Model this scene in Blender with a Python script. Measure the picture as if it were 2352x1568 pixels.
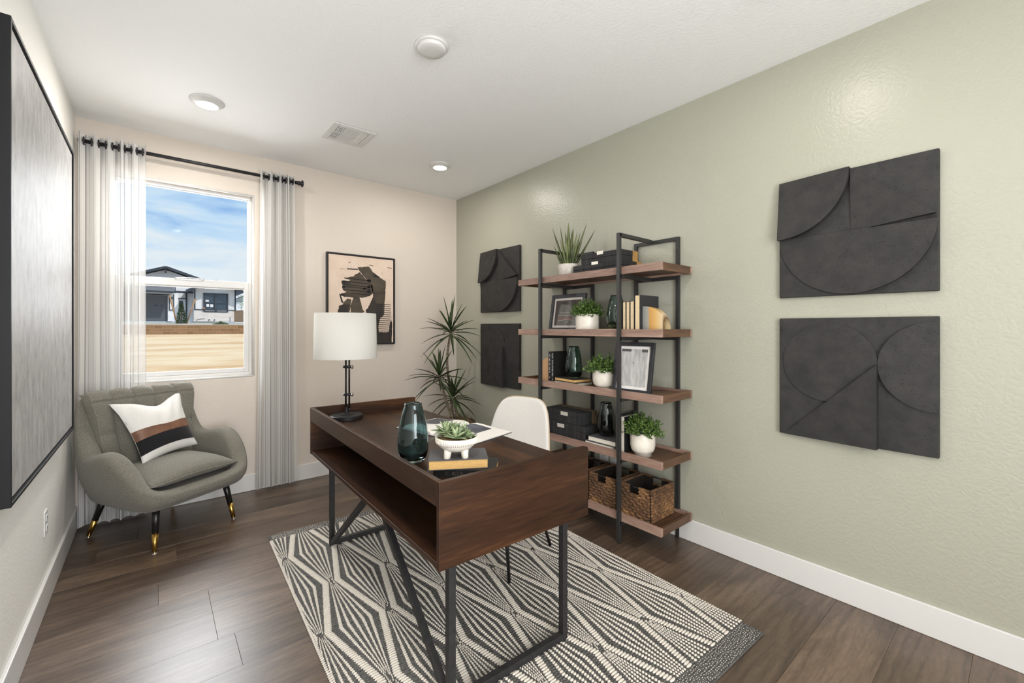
import bpy, bmesh, math, random
import numpy as np
from mathutils import Vector, Matrix, Euler
R = math.radians; PI = math.pi
sc = bpy.context.scene
for o in list(bpy.data.objects): bpy.data.objects.remove(o)
COL = sc.collection

def lin(c):
    return tuple(((v/255)/12.92 if v/255 <= .04045 else ((v/255+.055)/1.055)**2.4) for v in c)

# ---------------------------------------------------------------- camera
YAW = 39.56
cd = bpy.data.cameras.new('camera'); cam = bpy.data.objects.new('camera', cd); COL.objects.link(cam)
cd.sensor_width = 36; cd.lens = 995/2352*36; cd.shift_y = -(784-753)/2352*1.0
cd.clip_start = .01; cd.clip_end = 500
cam.location = (0, 0, 1.326); cam.rotation_euler = (R(90), 0, R(-YAW))
sc.camera = cam

# ---------------------------------------------------------------- world
w = bpy.data.worlds.new('sky'); sc.world = w; w.use_nodes = True
nt = w.node_tree; nt.nodes.clear()
out = nt.nodes.new('ShaderNodeOutputWorld'); bg = nt.nodes.new('ShaderNodeBackground')
tc = nt.nodes.new('ShaderNodeTexCoord'); mp = nt.nodes.new('ShaderNodeMapping')
mp.inputs['Scale'].default_value = (1.6, 1.6, 6.5); mp.inputs['Location'].default_value = (.35, .1, .32)
nz = nt.nodes.new('ShaderNodeTexNoise'); nz.inputs['Scale'].default_value = 2.6; nz.inputs['Detail'].default_value = 6
nz.inputs['Roughness'].default_value = .52; nz.inputs['Distortion'].default_value = .25
cr = nt.nodes.new('ShaderNodeValToRGB')
cr.color_ramp.elements[0].position = .36; cr.color_ramp.elements[0].color = (*lin((146, 186, 232)), 1)
cr.color_ramp.elements[1].position = .60; cr.color_ramp.elements[1].color = (*lin((222, 233, 240)), 1)
e = cr.color_ramp.elements.new(.47); e.color = (*lin((190, 219, 243)), 1)
nt.links.new(tc.outputs['Generated'], mp.inputs['Vector']); nt.links.new(mp.outputs[0], nz.inputs['Vector'])
nt.links.new(nz.outputs['Fac'], cr.inputs[0]); nt.links.new(cr.outputs[0], bg.inputs['Color'])
bg.inputs['Strength'].default_value = .85
nt.links.new(bg.outputs[0], out.inputs[0])

# ---------------------------------------------------------------- sun, window daylight, added fill light, exposure
def light(name, kind, loc, rot, energy, color=(1, 1, 1), **kw):
    l = bpy.data.lights.new(name, kind); l.energy = energy; l.color = color
    for k, v in kw.items(): setattr(l, k, v)
    o = bpy.data.objects.new(name, l); COL.objects.link(o); o.location = loc; o.rotation_euler = rot
    return o
light('sun', 'SUN', (0, -20, 40), Euler((R(38), 0, R(38))), 2.6, (1, .95, .88), angle=R(.6))
light('fill_behind_camera', 'AREA', (.42, -1.48, 1.35), Euler((R(103), 0, R(6))), 100, (.97, .985, 1), shape='RECTANGLE', size=1.4, size_y=2.3)  # added area light, unseen behind the camera, to brighten the room
light('daylight_window', 'AREA', (.2, 4.66, 1.98), Euler((R(-58), 0, 0)), 44, (.95, .98, 1), shape='RECTANGLE', size=.8, size_y=1.4)
sc.view_settings.view_transform = 'Standard'; sc.view_settings.look = 'None'
sc.view_settings.exposure = 0.28; sc.view_settings.gamma = 1.0
sc.view_settings.use_curve_mapping = False
LAMP_W = 5.6

# ---------------------------------------------------------------- materials
class NT:
    def __init__(s, name):
        s.m = bpy.data.materials.new(name); s.m.use_nodes = True; s.t = s.m.node_tree
        s.b = s.t.nodes['Principled BSDF']; s.o = s.t.nodes['Material Output']
    def n(s, kind, **kw):
        x = s.t.nodes.new('ShaderNode'+kind)
        for k, v in kw.items():
            if k in x.inputs: x.inputs[k].default_value = v
            else: setattr(x, k, v)
        return x
    def l(s, a, b): s.t.links.new(a, b)
    def ramp(s, src, stops):
        r = s.n('ValToRGB'); el = r.color_ramp.elements
        while len(el) < len(stops): el.new(.5)
        for e, (p, c) in zip(el, stops): e.position = p; e.color = (*lin(c), 1)
        s.l(src, r.inputs[0]); return r
    def coords(s, scale=(1, 1, 1), kind='Object', rot=(0, 0, 0)):
        t = s.n('TexCoord'); m = s.n('Mapping'); m.inputs['Scale'].default_value = scale; m.inputs['Rotation'].default_value = rot
        s.l(t.outputs[kind], m.inputs['Vector']); return m.outputs[0]
    def bump(s, h, strength=.3, dist=.002):
        b = s.n('Bump'); b.inputs['Strength'].default_value = strength; b.inputs['Distance'].default_value = dist
        s.l(h, b.inputs['Height']); s.l(b.outputs[0], s.b.inputs['Normal']); return b
    def set(s, **kw):
        for k, v in kw.items():
            k = k.replace('_', ' ')
            s.b.inputs[k].default_value = v
        return s
def flat(name, c, rough=.5, metal=0, spec=.5, **kw):
    x = NT(name); x.b.inputs['Base Color'].default_value = (*lin(c), 1); x.b.inputs['Roughness'].default_value = rough
    x.b.inputs['Metallic'].default_value = metal; x.b.inputs['Specular IOR Level'].default_value = spec
    for k, v in kw.items(): x.b.inputs[k.replace('_', ' ')].default_value = v
    return x.m
def noisy(name, c1, c2, scale=20, rough=.6, stretch=(1, 1, 1), bump=0, bd=.001, detail=4, metal=0, lo=.35, hi=.65, spec=.5, bscale=None):
    x = NT(name); v = x.coords(stretch); n = x.n('TexNoise', Scale=scale, Detail=detail); x.l(v, n.inputs['Vector'])
    r = x.ramp(n.outputs['Fac'], [(lo, c1), (hi, c2)]); x.l(r.outputs[0], x.b.inputs['Base Color'])
    x.b.inputs['Roughness'].default_value = rough; x.b.inputs['Metallic'].default_value = metal; x.b.inputs['Specular IOR Level'].default_value = spec
    if bump:
        if bscale:
            n2 = x.n('TexNoise', Scale=bscale, Detail=3); x.l(v, n2.inputs['Vector']); x.bump(n2.outputs['Fac'], bump, bd)
        else: x.bump(n.outputs['Fac'], bump, bd)
    return x.m
def plaster(name, c, rough, strength=.5, spec=.5, sc_=70):
    x = NT(name); v = x.coords()
    n0 = x.n('TexNoise', Scale=14, Detail=2); x.l(v, n0.inputs['Vector'])
    mx = x.n('VectorMath', operation='MULTIPLY_ADD'); x.l(n0.outputs['Color'], mx.inputs[0]); mx.inputs[1].default_value = (.05, .05, .05); x.l(v, mx.inputs[2])
    vo = x.n('TexVoronoi', Scale=sc_, feature='SMOOTH_F1'); vo.inputs['Smoothness'].default_value = .6; x.l(mx.outputs[0], vo.inputs['Vector'])
    n = x.n('TexNoise', Scale=120, Detail=3); x.l(v, n.inputs['Vector'])
    rp = x.n('ValToRGB'); rp.color_ramp.elements[0].position = .28; rp.color_ramp.elements[1].position = .62; x.l(vo.outputs['Distance'], rp.inputs[0])
    ma = x.n('MixRGB'); ma.inputs[0].default_value = .3; x.l(rp.outputs[0], ma.inputs[1]); x.l(n.outputs['Fac'], ma.inputs[2])
    x.b.inputs['Base Color'].default_value = (*lin(c), 1); x.b.inputs['Roughness'].default_value = rough; x.b.inputs['Specular IOR Level'].default_value = spec
    x.bump(ma.outputs[0], strength, .0015); return x.m
def wood(name, c1, c2, c3, axis='x', rough=.4, scale=5, bump=.15, coat=0, spec=.5):
    x = NT(name); st = {'x': (.12, 1.6, 1.6), 'y': (1.6, .12, 1.6), 'z': (1.6, 1.6, .12)}[axis]
    v = x.coords(st); n = x.n('TexNoise', Scale=scale, Detail=5, Distortion=.6); x.l(v, n.inputs['Vector'])
    f = x.n('TexNoise', Scale=scale*14, Detail=4); x.l(v, f.inputs['Vector'])
    m = x.n('MixRGB'); m.inputs[0].default_value = .35; x.l(n.outputs['Fac'], m.inputs[1]); x.l(f.outputs['Fac'], m.inputs[2])
    r = x.ramp(m.outputs[0], [(.34, c1), (.5, c2), (.66, c3)]); x.l(r.outputs[0], x.b.inputs['Base Color'])
    x.b.inputs['Roughness'].default_value = rough; x.b.inputs['Coat Weight'].default_value = coat; x.b.inputs['Specular IOR Level'].default_value = spec
    x.bump(f.outputs['Fac'], bump, .0006); return x.m
def cloth(name, c1, c2, rough=.95, weave=900, bump=.35, fleck=260):
    x = NT(name); v = x.coords(); n = x.n('TexNoise', Scale=fleck, Detail=3); x.l(v, n.inputs['Vector'])
    r = x.ramp(n.outputs['Fac'], [(.38, c1), (.62, c2)]); x.l(r.outputs[0], x.b.inputs['Base Color'])
    x.b.inputs['Roughness'].default_value = rough; x.b.inputs['Specular IOR Level'].default_value = .2; x.b.inputs['Sheen Weight'].default_value = .15
    n2 = x.n('TexNoise', Scale=weave, Detail=1); x.l(v, n2.inputs['Vector']); x.bump(n2.outputs['Fac'], bump, .0008); return x.m
def emis(name, c, s):
    x = NT(name); x.b.inputs['Base Color'].default_value = (*lin(c), 1); x.b.inputs['Emission Color'].default_value = (*lin(c), 1); x.b.inputs['Emission Strength'].default_value = s; return x.m

M = {}
M['green_wall'] = plaster('green_wall_paint', (164, 163, 148), .34, .42, .6)
M['cream_wall'] = plaster('cream_wall_paint', (206, 195, 183), .5, .35)
M['cream_wall_lit'] = plaster('cream_wall_paint_lit', (240, 238, 232), .5, .35)  # lighter copy of the cream: the left wall's brighter light put into its colour
M['ceiling'] = plaster('ceiling_paint', (240, 240, 239), .7, .35, .3)
M['trim'] = flat('trim_paint', (212, 210, 207), .35)
M['vinyl'] = flat('window_vinyl', (204, 203, 201), .45)
M['black'] = flat('black_metal', (38, 37, 39), .42, .35)
M['blackmatte'] = noisy('black_matte', (27, 26, 27), (40, 39, 40), 60, .55)
M['frame_dark'] = flat('frame_black_paint', (15, 15, 17), .5, 0, .25)
M['gunmetal'] = flat('dark_grey_metal', (62, 61, 60), .45, .5)
M['chrome'] = flat('chrome_metal', (205, 205, 205), .15, 1)
M['brass'] = flat('brass_metal', (196, 158, 84), .25, 1)
M['walnut_x'] = wood('walnut_along_x', (32, 17, 9), (53, 32, 18), (82, 52, 29), 'x', .42, 5, spec=.28)
M['walnut_y'] = wood('walnut_along_y', (32, 17, 9), (53, 32, 18), (82, 52, 29), 'y', .36, 5, spec=.34)
M['shelf_y'] = wood('acacia_along_y', (112, 86, 74), (148, 120, 106), (182, 152, 136), 'y', .5, 6, .3)
M['shelf_x'] = wood('acacia_along_x', (62, 41, 28), (92, 65, 46), (120, 88, 65), 'x', .5, 6, .3)
M['chair_cloth'] = cloth('grey_wool', (88, 85, 76), (132, 128, 117), fleck=420, bump=.6)
M['chair_seam'] = cloth('grey_wool_piping', (104, 100, 90), (134, 129, 118))
M['ivory_cloth'] = cloth('ivory_linen', (194, 190, 184), (220, 216, 210), weave=700, fleck=900)
M['tan_cloth'] = cloth('tan_linen', (176, 152, 122), (205, 184, 156), weave=700)
M['leg_black'] = flat('black_lacquer', (24, 23, 24), .3)
M['ceramic'] = noisy('ivory_ceramic', (216, 208, 195), (226, 219, 208), 30, .35)
M['concrete'] = noisy('speckled_stoneware', (188, 181, 171), (206, 200, 191), 55, .7, bump=.1)
M['page'] = noisy('page_edges', (205, 180, 140), (226, 206, 172), 60, .8, (1, 1, 14))
M['pagey'] = noisy('yellow_page_edges', (204, 160, 95), (226, 186, 122), 60, .8, (1, 1, 14))
M['pagew'] = noisy('white_page_edges', (206, 198, 184), (222, 215, 203), 60, .8, (1, 1, 14))
M['paper'] = flat('paper', (232, 228, 221), .7)
M['cover_grey'] = noisy('grey_book_cloth', (66, 65, 67), (84, 82, 83), 300, .6)
M['cover_dark'] = noisy('charcoal_book_cloth', (36, 36, 37), (46, 46, 46), 300, .6)
M['cover_black'] = noisy('black_book_cloth', (16, 16, 17), (26, 26, 27), 300, .5)
M['cover_brown'] = noisy('dark_brown_book_cloth', (48, 40, 36), (62, 53, 47), 300, .6)
M['ink_white'] = flat('white_ink', (222, 222, 222), .6)
M['ink_dim'] = flat('dim_gilt_ink', (72, 64, 56), .6)
M['green_leaf'] = noisy('boxwood_leaf', (24, 52, 20), (116, 146, 66), 60, .45, lo=.32, hi=.72)
M['aloe'] = noisy('aloe_leaf', (62, 74, 38), (118, 126, 76), 9, .5)
M['drac'] = noisy('dracaena_leaf', (26, 38, 20), (66, 84, 42), 9, .4)
M['succ'] = noisy('succulent_leaf', (86, 108, 66), (164, 178, 138), 18, .5)
M['bark'] = noisy('ringed_bark', (84, 74, 60), (134, 122, 102), 90, .9, (.2, .2, 1), .6, .002)
M['moss'] = noisy('dry_moss', (80, 62, 42), (140, 114, 82), 60, .95, bump=1, bd=.01)
M['soil'] = noisy('gravel_soil', (66, 50, 34), (150, 120, 84), 160, .95, bump=1, bd=.004)

def smoke_glass(name, c, rough=.02):
    x = NT(name); x.b.inputs['Base Color'].default_value = (*lin(c), 1); x.b.inputs['Transmission Weight'].default_value = 1
    x.b.inputs['Roughness'].default_value = rough; x.b.inputs['IOR'].default_value = 1.45; return x.m
M['smoke'] = smoke_glass('smoked_teal_glass', (158, 184, 188))
M['smoke_green'] = smoke_glass('smoked_green_glass', (160, 188, 180))
M['smoke_grey'] = smoke_glass('smoked_grey_glass', (158, 168, 168))
def pane_mat():
    x = NT('window_glass'); t = x.n('BsdfTransparent'); g = x.n('BsdfGlossy', Roughness=.02); mix = x.n('MixShader'); fr = x.n('Fresnel', IOR=1.12)
    fm = x.n('Math', operation='MULTIPLY'); fm.inputs[1].default_value = .3; x.l(fr.outputs[0], fm.inputs[0]); x.l(fm.outputs[0], mix.inputs[0]); x.l(t.outputs[0], mix.inputs[1]); x.l(g.outputs[0], mix.inputs[2]); x.l(mix.outputs[0], x.o.inputs[0]); return x.m
M['pane'] = pane_mat()
def floor_mat():
    x = NT('plank_floor'); v = x.coords((.26, 1, 1)); at = x.n('VertexColor', layer_name='tone')
    sep = x.n('SeparateColor'); x.l(at.outputs[0], sep.inputs[0])
    ad = x.n('CombineXYZ'); m1 = x.n('Math', operation='MULTIPLY'); m1.inputs[1].default_value = 37.0; x.l(sep.outputs[0], m1.inputs[0]); x.l(m1.outputs[0], ad.inputs[0]); x.l(m1.outputs[0], ad.inputs[2])
    va = x.n('VectorMath', operation='ADD'); x.l(v, va.inputs[0]); x.l(ad.outputs[0], va.inputs[1])
    n = x.n('TexNoise', Scale=5, Detail=6, Distortion=1.4); x.l(va.outputs[0], n.inputs['Vector'])
    wv = x.n('TexWave', wave_type='BANDS', bands_direction='Y', Scale=9, Distortion=9, Detail=3); wv.inputs['Detail Scale'].default_value = .8; x.l(va.outputs[0], wv.inputs['Vector'])
    f = x.n('TexNoise', Scale=110, Detail=3); x.l(va.outputs[0], f.inputs['Vector'])
    m = x.n('MixRGB'); m.inputs[0].default_value = .07; x.l(n.outputs['Fac'], m.inputs[1]); x.l(wv.outputs['Color'], m.inputs[2])
    m2 = x.n('MixRGB'); m2.inputs[0].default_value = .25; x.l(m.outputs[0], m2.inputs[1]); x.l(f.outputs['Fac'], m2.inputs[2])
    r = x.ramp(m2.outputs[0], [(.28, (54, 43, 35)), (.5, (86, 70, 57)), (.72, (116, 98, 82))])
    hs = x.n('HueSaturation'); mm = x.n('MapRange'); mm.inputs[3].default_value = .74; mm.inputs[4].default_value = 1.3; x.l(sep.outputs[1], mm.inputs[0]); x.l(mm.outputs[0], hs.inputs['Value']); x.l(r.outputs[0], hs.inputs['Color'])
    w2 = x.n('TexWave', wave_type='BANDS', bands_direction='Y', Scale=8, Distortion=13, Detail=4); w2.inputs['Detail Scale'].default_value = .55; x.l(va.outputs[0], w2.inputs['Vector'])
    wr = x.ramp(w2.outputs['Fac'], [(0, (150, 146, 140)), (.16, (236, 236, 236)), (.86, (255, 255, 255)), (1, (255, 255, 255))])
    mu = x.n('MixRGB', blend_type='MULTIPLY'); mu.inputs[0].default_value = .32; x.l(hs.outputs[0], mu.inputs[1]); x.l(wr.outputs[0], mu.inputs[2])
    x.l(mu.outputs[0], x.b.inputs['Base Color']); x.b.inputs['Roughness'].default_value = .33; x.b.inputs['Specular IOR Level'].default_value = .7
    x.bump(m2.outputs[0], .25, .0012); return x.m
M['floor'] = floor_mat()

# ---------------------------------------------------------------- mesh helpers
def bmn(): return bmesh.new()
def box(bm, x0, y0, z0, x1, y1, z1):
    vs = [bm.verts.new((x, y, z)) for x in (x0, x1) for y in (y0, y1) for z in (z0, z1)]
    for f in ((0, 1, 3, 2), (4, 6, 7, 5), (0, 4, 5, 1), (2, 3, 7, 6), (0, 2, 6, 4), (1, 5, 7, 3)): bm.faces.new([vs[i] for i in f])
    return vs
def bar(bm, p0, p1, w, h=None, up=(0, 0, 1)):
    h = h or w; p0 = Vector(p0); p1 = Vector(p1); d = (p1-p0).normalized(); u = Vector(up)
    if abs(d.dot(u)) > .99: u = Vector((0, 1, 0))
    s = d.cross(u).normalized(); u = s.cross(d).normalized(); r = []
    for p in (p0, p1):
        r.append([bm.verts.new(p+s*a*w/2+u*b*h/2) for a, b in ((-1, -1), (1, -1), (1, 1), (-1, 1))])
    for i in range(4): bm.faces.new((r[0][i], r[0][(i+1) % 4], r[1][(i+1) % 4], r[1][i]))
    bm.faces.new(r[0][::-1]); bm.faces.new(r[1])
def tube(bm, pts, rad, n=12, caps=True):
    pts = [Vector(p) for p in pts]; rad = rad if isinstance(rad, (list, tuple)) else [rad]*len(pts)
    rings = []; u = None
    for i, p in enumerate(pts):
        d = (pts[min(i+1, len(pts)-1)]-pts[max(i-1, 0)]).normalized()
        if u is None: u = d.orthogonal().normalized()
        u = (u-d*u.dot(d)).normalized(); s = d.cross(u)
        rings.append([bm.verts.new(p+(u*math.cos(a)+s*math.sin(a))*rad[i]) for a in [2*PI*k/n for k in range(n)]])
    for a, b in zip(rings, rings[1:]):
        for k in range(n): bm.faces.new((a[k], a[(k+1) % n], b[(k+1) % n], b[k]))
    if caps: bm.faces.new(rings[0][::-1]); bm.faces.new(rings[-1])
def lathe(bm, prof, c=(0, 0, 0), n=40, sx=1, sy=1, cap0=False, cap1=False):
    rings = []
    for r, z in prof:
        rings.append([bm.verts.new((c[0]+r*sx*math.cos(2*PI*k/n), c[1]+r*sy*math.sin(2*PI*k/n), c[2]+z)) for k in range(n)])
    for a, b in zip(rings, rings[1:]):
        for k in range(n): bm.faces.new((a[k], a[(k+1) % n], b[(k+1) % n], b[k]))
    if cap0: bm.faces.new(rings[0][::-1])
    if cap1: bm.faces.new(rings[-1])
def grid(bm, nu, nv, fn, wrapu=False):
    vs = [[bm.verts.new(fn(i/(nu if wrapu else nu-1), j/(nv-1))) for j in range(nv)] for i in range(nu)]
    for i in range(nu if wrapu else nu-1):
        for j in range(nv-1):
            a = vs[i][j]; b = vs[(i+1) % nu][j]; c = vs[(i+1) % nu][j+1]; d = vs[i][j+1]; bm.faces.new((a, b, c, d))
    return vs
def prism(bm, pts, f0, f1):
    a = [bm.verts.new(f0(*p)) for p in pts]; b = [bm.verts.new(f1(*p)) for p in pts]; n = len(pts)
    for i in range(n): bm.faces.new((a[i], a[(i+1) % n], b[(i+1) % n], b[i]))
    bm.faces.new(a[::-1]); bm.faces.new(b)
def leaf(bm, base, dirv, length, width, droop=.3, curl=.15, n=7, thick=0, side=None, tipw=0.0, wfn=None):
    d = Vector(dirv).normalized(); base = Vector(base); s = d.cross(Vector((0, 0, 1)))
    s = Vector((1, 0, 0)) if s.length < .05 else s.normalized()
    if side is not None: s = (s+Vector(side)).normalized()
    up = s.cross(d).normalized(); L = []
    for i in range(n):
        t = i/(n-1); p = base+d*length*t-Vector((0, 0, 1))*droop*length*t*t
        wd = width*(wfn(t) if wfn else math.sin(PI*min(1, .12+.88*t))**.7)*.5
        if i == n-1: wd = width*.02
        L.append([bm.verts.new(p-s*wd+up*curl*wd), bm.verts.new(p-up*(thick*(1-t)+curl*wd*.4)), bm.verts.new(p+s*wd+up*curl*wd)])
        if thick: L[-1].append(bm.verts.new(p+up*thick*.3*(1-t)))
    for a, b in zip(L, L[1:]):
        k = len(a)
        if thick:
            for q in range(4): bm.faces.new((a[q], b[q], b[(q+1) % 4], a[(q+1) % 4]))
        else:
            for q in range(2): bm.faces.new((a[q], a[q+1], b[q+1], b[q]))

def wmat(o):
    m = Matrix.LocRotScale(o.location, o.rotation_euler, o.scale)
    return wmat(o.parent) @ m if o.parent else m
def obj(name, bm, mat, parent=None, smooth=False, bevel=0, sub=0, world=True, label=None, kind=None, segs=2):
    """link the bmesh as ONE mesh object; world=True: vertices are world coordinates"""
    if world and parent: bm.transform(wmat(parent).inverted())
    bmesh.ops.recalc_face_normals(bm, faces=bm.faces)
    me = bpy.data.meshes.new(name); bm.to_mesh(me); bm.free()
    o = bpy.data.objects.new(name, me); COL.objects.link(o)
    if isinstance(mat, (list, tuple)):
        for m_ in mat: me.materials.append(m_)
    else: me.materials.append(mat)
    o.parent = parent
    if smooth:
        for p in me.polygons: p.use_smooth = True
    if sub:
        s = o.modifiers.new('subdivision', 'SUBSURF'); s.levels = sub; s.render_levels = sub
    if bevel:
        b = o.modifiers.new('bevel', 'BEVEL'); b.width = bevel; b.segments = segs; b.limit_method = 'ANGLE'; b.angle_limit = R(40)
    if label: o['label'] = label
    if kind: o['kind'] = kind
    return o
def part(name, prim, mat, parent, **kw):
    """prim: list of ('box', args) etc."""
    bm = bmn()
    for p in prim: globals()[p[0]](bm, *p[1:])
    return obj(name, bm, mat, parent, **kw)
def tag(o, label, cat, group=None):
    o['label'] = label; o['category'] = cat
    if group: o['group'] = group
    return o
def thing(name, label, cat, loc=(0, 0, 0), rotz=0, group=None):
    o = bpy.data.objects.new(name, None); COL.objects.link(o); o.location = loc; o.rotation_euler = (0, 0, rotz)
    o.empty_display_size = .05
    return tag(o, label, cat, group)
def struct(name, bm, mat, **kw):
    o = obj(name, bm, mat, **kw); o['kind'] = 'structure'; return o
def text_mesh(name, body, size, mat, matrix, parent, label=None):
    cu = bpy.data.curves.new(name, 'FONT'); cu.body = body; cu.size = size; cu.align_x = 'CENTER'; cu.align_y = 'CENTER'; cu.extrude = .0002
    t = bpy.data.objects.new(name, cu); COL.objects.link(t); bpy.context.view_layer.update()
    me = bpy.data.meshes.new_from_object(t.evaluated_get(bpy.context.evaluated_depsgraph_get()))
    bpy.data.objects.remove(t); bpy.data.curves.remove(cu)
    me.name = name; me.transform(wmat(parent).inverted() @ matrix); me.materials.clear(); me.materials.append(mat)
    o = bpy.data.objects.new(name, me); COL.objects.link(o); o.parent = parent
    if label: o['label'] = label
    return o
# ================================================================ THE ROOM
LX, WX, WY, CZ, FY = -.4056, 2.582, 4.093, 2.74, -1.6      # left wall, green wall, back wall, ceiling, wall behind the camera
OX0, OX1, OZ0, OZ1 = -.235, .63, .935, 2.41                 # window opening in the back wall
# floor: one mesh, a face per plank
rnd = random.Random(4)
bm = bmn(); tones = []
W = .2285; y0 = 2.448
seams = {1: .016, 4: -.262, 0: .21, -1: .21, -5: 2.235, -4: 2.235, -8: 2.408}
k = math.floor((FY-2.6-y0)/W)
while y0+k*W < WY+.02:
    a, b = y0+k*W, y0+(k+1)*W
    s0 = seams.get(k if k != -1 else -1, rnd.uniform(0, 1.5)); xs = [LX-.02]
    s0 = s0-1.52*math.ceil((s0-LX)/1.52)
    while s0 < WX+.02:
        s0 += 1.52
        if xs[-1]+.01 < s0 < WX+.02: xs.append(s0)
    xs.append(WX+.02)
    for x0, x1 in zip(xs, xs[1:]):
        g = .0009; c = (rnd.random(), rnd.random(), rnd.random(), 1)
        vs = [bm.verts.new(p) for p in ((x0+g, a+g, 0), (x1-g, a+g, 0), (x1-g, b-g, 0), (x0+g, b-g, 0))]
        vd = [bm.verts.new(p) for p in ((x0, a, -.0015), (x1, a, -.0015), (x1, b, -.0015), (x0, b, -.0015))]
        bm.faces.new(vs); tones.append(c)
        for i in range(4): bm.faces.new((vd[i], vd[(i+1) % 4], vs[(i+1) % 4], vs[i])); tones.append(c)
    k += 1
box(bm, LX-.1, FY-2.7, -.2, WX+.1, WY+.25, -.0016); tones += [(.5, .5, .5, 1)]*6
me = bpy.data.meshes.new('floor'); bm.to_mesh(me); bm.free()
ca = me.color_attributes.new('tone', 'FLOAT_COLOR', 'CORNER'); i = 0
for p in me.polygons:
    for _ in p.loop_indices: ca.data[i].color = tones[p.index]; i += 1
me.materials.append(M['floor']); fo = bpy.data.objects.new('floor', me); COL.objects.link(fo); fo['kind'] = 'structure'

bm = bmn(); box(bm, LX-.15, FY-2.7, CZ, WX+.15, WY+.9, CZ+.2); struct('ceiling', bm, M['ceiling'])
bm = bmn(); box(bm, LX-.15, FY-2.7, -.2, LX, WY+.25, CZ); struct('wall_left', bm, M['cream_wall_lit'])
bm = bmn(); box(bm, WX, FY-2.7, -.2, WX+.15, WY+.25, CZ); struct('wall_right', bm, M['green_wall'])
bm = bmn()
TH = .16
box(bm, LX, WY, -.2, OX0, WY+TH, CZ); box(bm, OX1, WY, -.2, WX, WY+TH, CZ)
box(bm, OX0, WY, -.2, OX1, WY+TH, OZ0); box(bm, OX0, WY, OZ1, OX1, WY+TH, CZ)
bmesh.ops.remove_doubles(bm, verts=bm.verts, dist=1e-5)
struct('wall_back', bm, M['cream_wall'])
# wall behind the camera with an unseen opening, shaped to suit the added fill light
bm = bmn()
box(bm, LX, FY-.12, 0, -.3, FY, CZ); box(bm, 1.15, FY-.12, 0, WX, FY, CZ); box(bm, -.3, FY-.12, 2.5, 1.15, FY, CZ)
struct('wall_front', bm, M['cream_wall'])
# rounded plaster corner beads of the window opening
bm = bmn()
def bead(p, q): tube(bm, [p, q], .009, 10)
for (p, q) in (((OX0, WY+.006, OZ0), (OX1, WY+.006, OZ0)), ((OX0, WY+.006, OZ1), (OX1, WY+.006, OZ1)), ((OX0, WY+.006, OZ0), (OX0, WY+.006, OZ1)), ((OX1, WY+.006, OZ0), (OX1, WY+.006, OZ1))): bead(p, q)
struct('trim_1', bm, M['trim'], smooth=True)
# baseboards
BH = .135
def bb(name, prims):
    bm = bmn()
    for p in prims: box(bm, *p)
    struct(name, bm, M['trim'], bevel=.004)
bb('baseboard_left', [(LX, FY, 0, LX+.015, WY, BH)])
bb('baseboard_back', [(LX+.015, WY-.015, 0, WX-.015, WY, BH)])
bb('baseboard_right', [(WX-.015, FY, 0, WX, WY, BH)])

# window: single hung, vinyl
wn = bpy.data.objects.new('window_1', None); COL.objects.link(wn); wn.location = (.2, WY+.1, OZ0); wn['kind'] = 'structure'
y0_, y1_ = WY+.07, WY+.14
F = .022
fr = part('window_frame', [('box', OX0, y0_, OZ0, OX0+F, y1_, OZ1), ('box', OX1-F, y0_, OZ0, OX1, y1_, OZ1), ('box', OX0+F, y0_, OZ0, OX1-F, y1_, OZ0+.03), ('box', OX0+F, y0_, OZ1-.018, OX1-F, y1_, OZ1)], M['vinyl'], wn, bevel=.002)
a0, a1 = OX0+F, OX1-F
lowt, upb = 1.705, 1.642
ls = part('lower_sash', [('box', a0, y0_+.008, OZ0+.03, a0+.034, y0_+.036, lowt), ('box', a1-.034, y0_+.008, OZ0+.03, a1, y0_+.036, lowt), ('box', a0+.034, y0_+.008, OZ0+.03, a1-.034, y0_+.036, OZ0+.062), ('box', a0+.034, y0_+.008, lowt-.055, a1-.034, y0_+.036, lowt)], M['vinyl'], wn, bevel=.003)
part('pane', [('box', a0+.034, y0_+.02, OZ0+.062, a1-.034, y0_+.024, lowt-.055)], M['pane'], ls)
us = part('upper_sash', [('box', a0, y0_+.04, upb, a0+.006, y0_+.062, OZ1-.018), ('box', a1-.006, y0_+.04, upb, a1, y0_+.062, OZ1-.018), ('box', a0+.006, y0_+.04, upb, a1-.006, y0_+.062, upb+.05), ('box', a0+.006, y0_+.04, OZ1-.024, a1-.006, y0_+.062, OZ1-.018)], M['vinyl'], wn)
part('pane', [('box', a0+.006, y0_+.05, upb+.05, a1-.006, y0_+.054, OZ1-.024)], M['pane'], us)
bm = bmn(); tube(bm, [(.12, y0_+.006, lowt-.004), (.14, y0_-.006, lowt+.004), (.21, y0_-.008, lowt+.006), (.28, y0_-.006, lowt+.004), (.30, y0_+.006, lowt-.004)], .004, 8)
obj('sash_lift', bm, M['vinyl'], ls, smooth=True)

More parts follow.
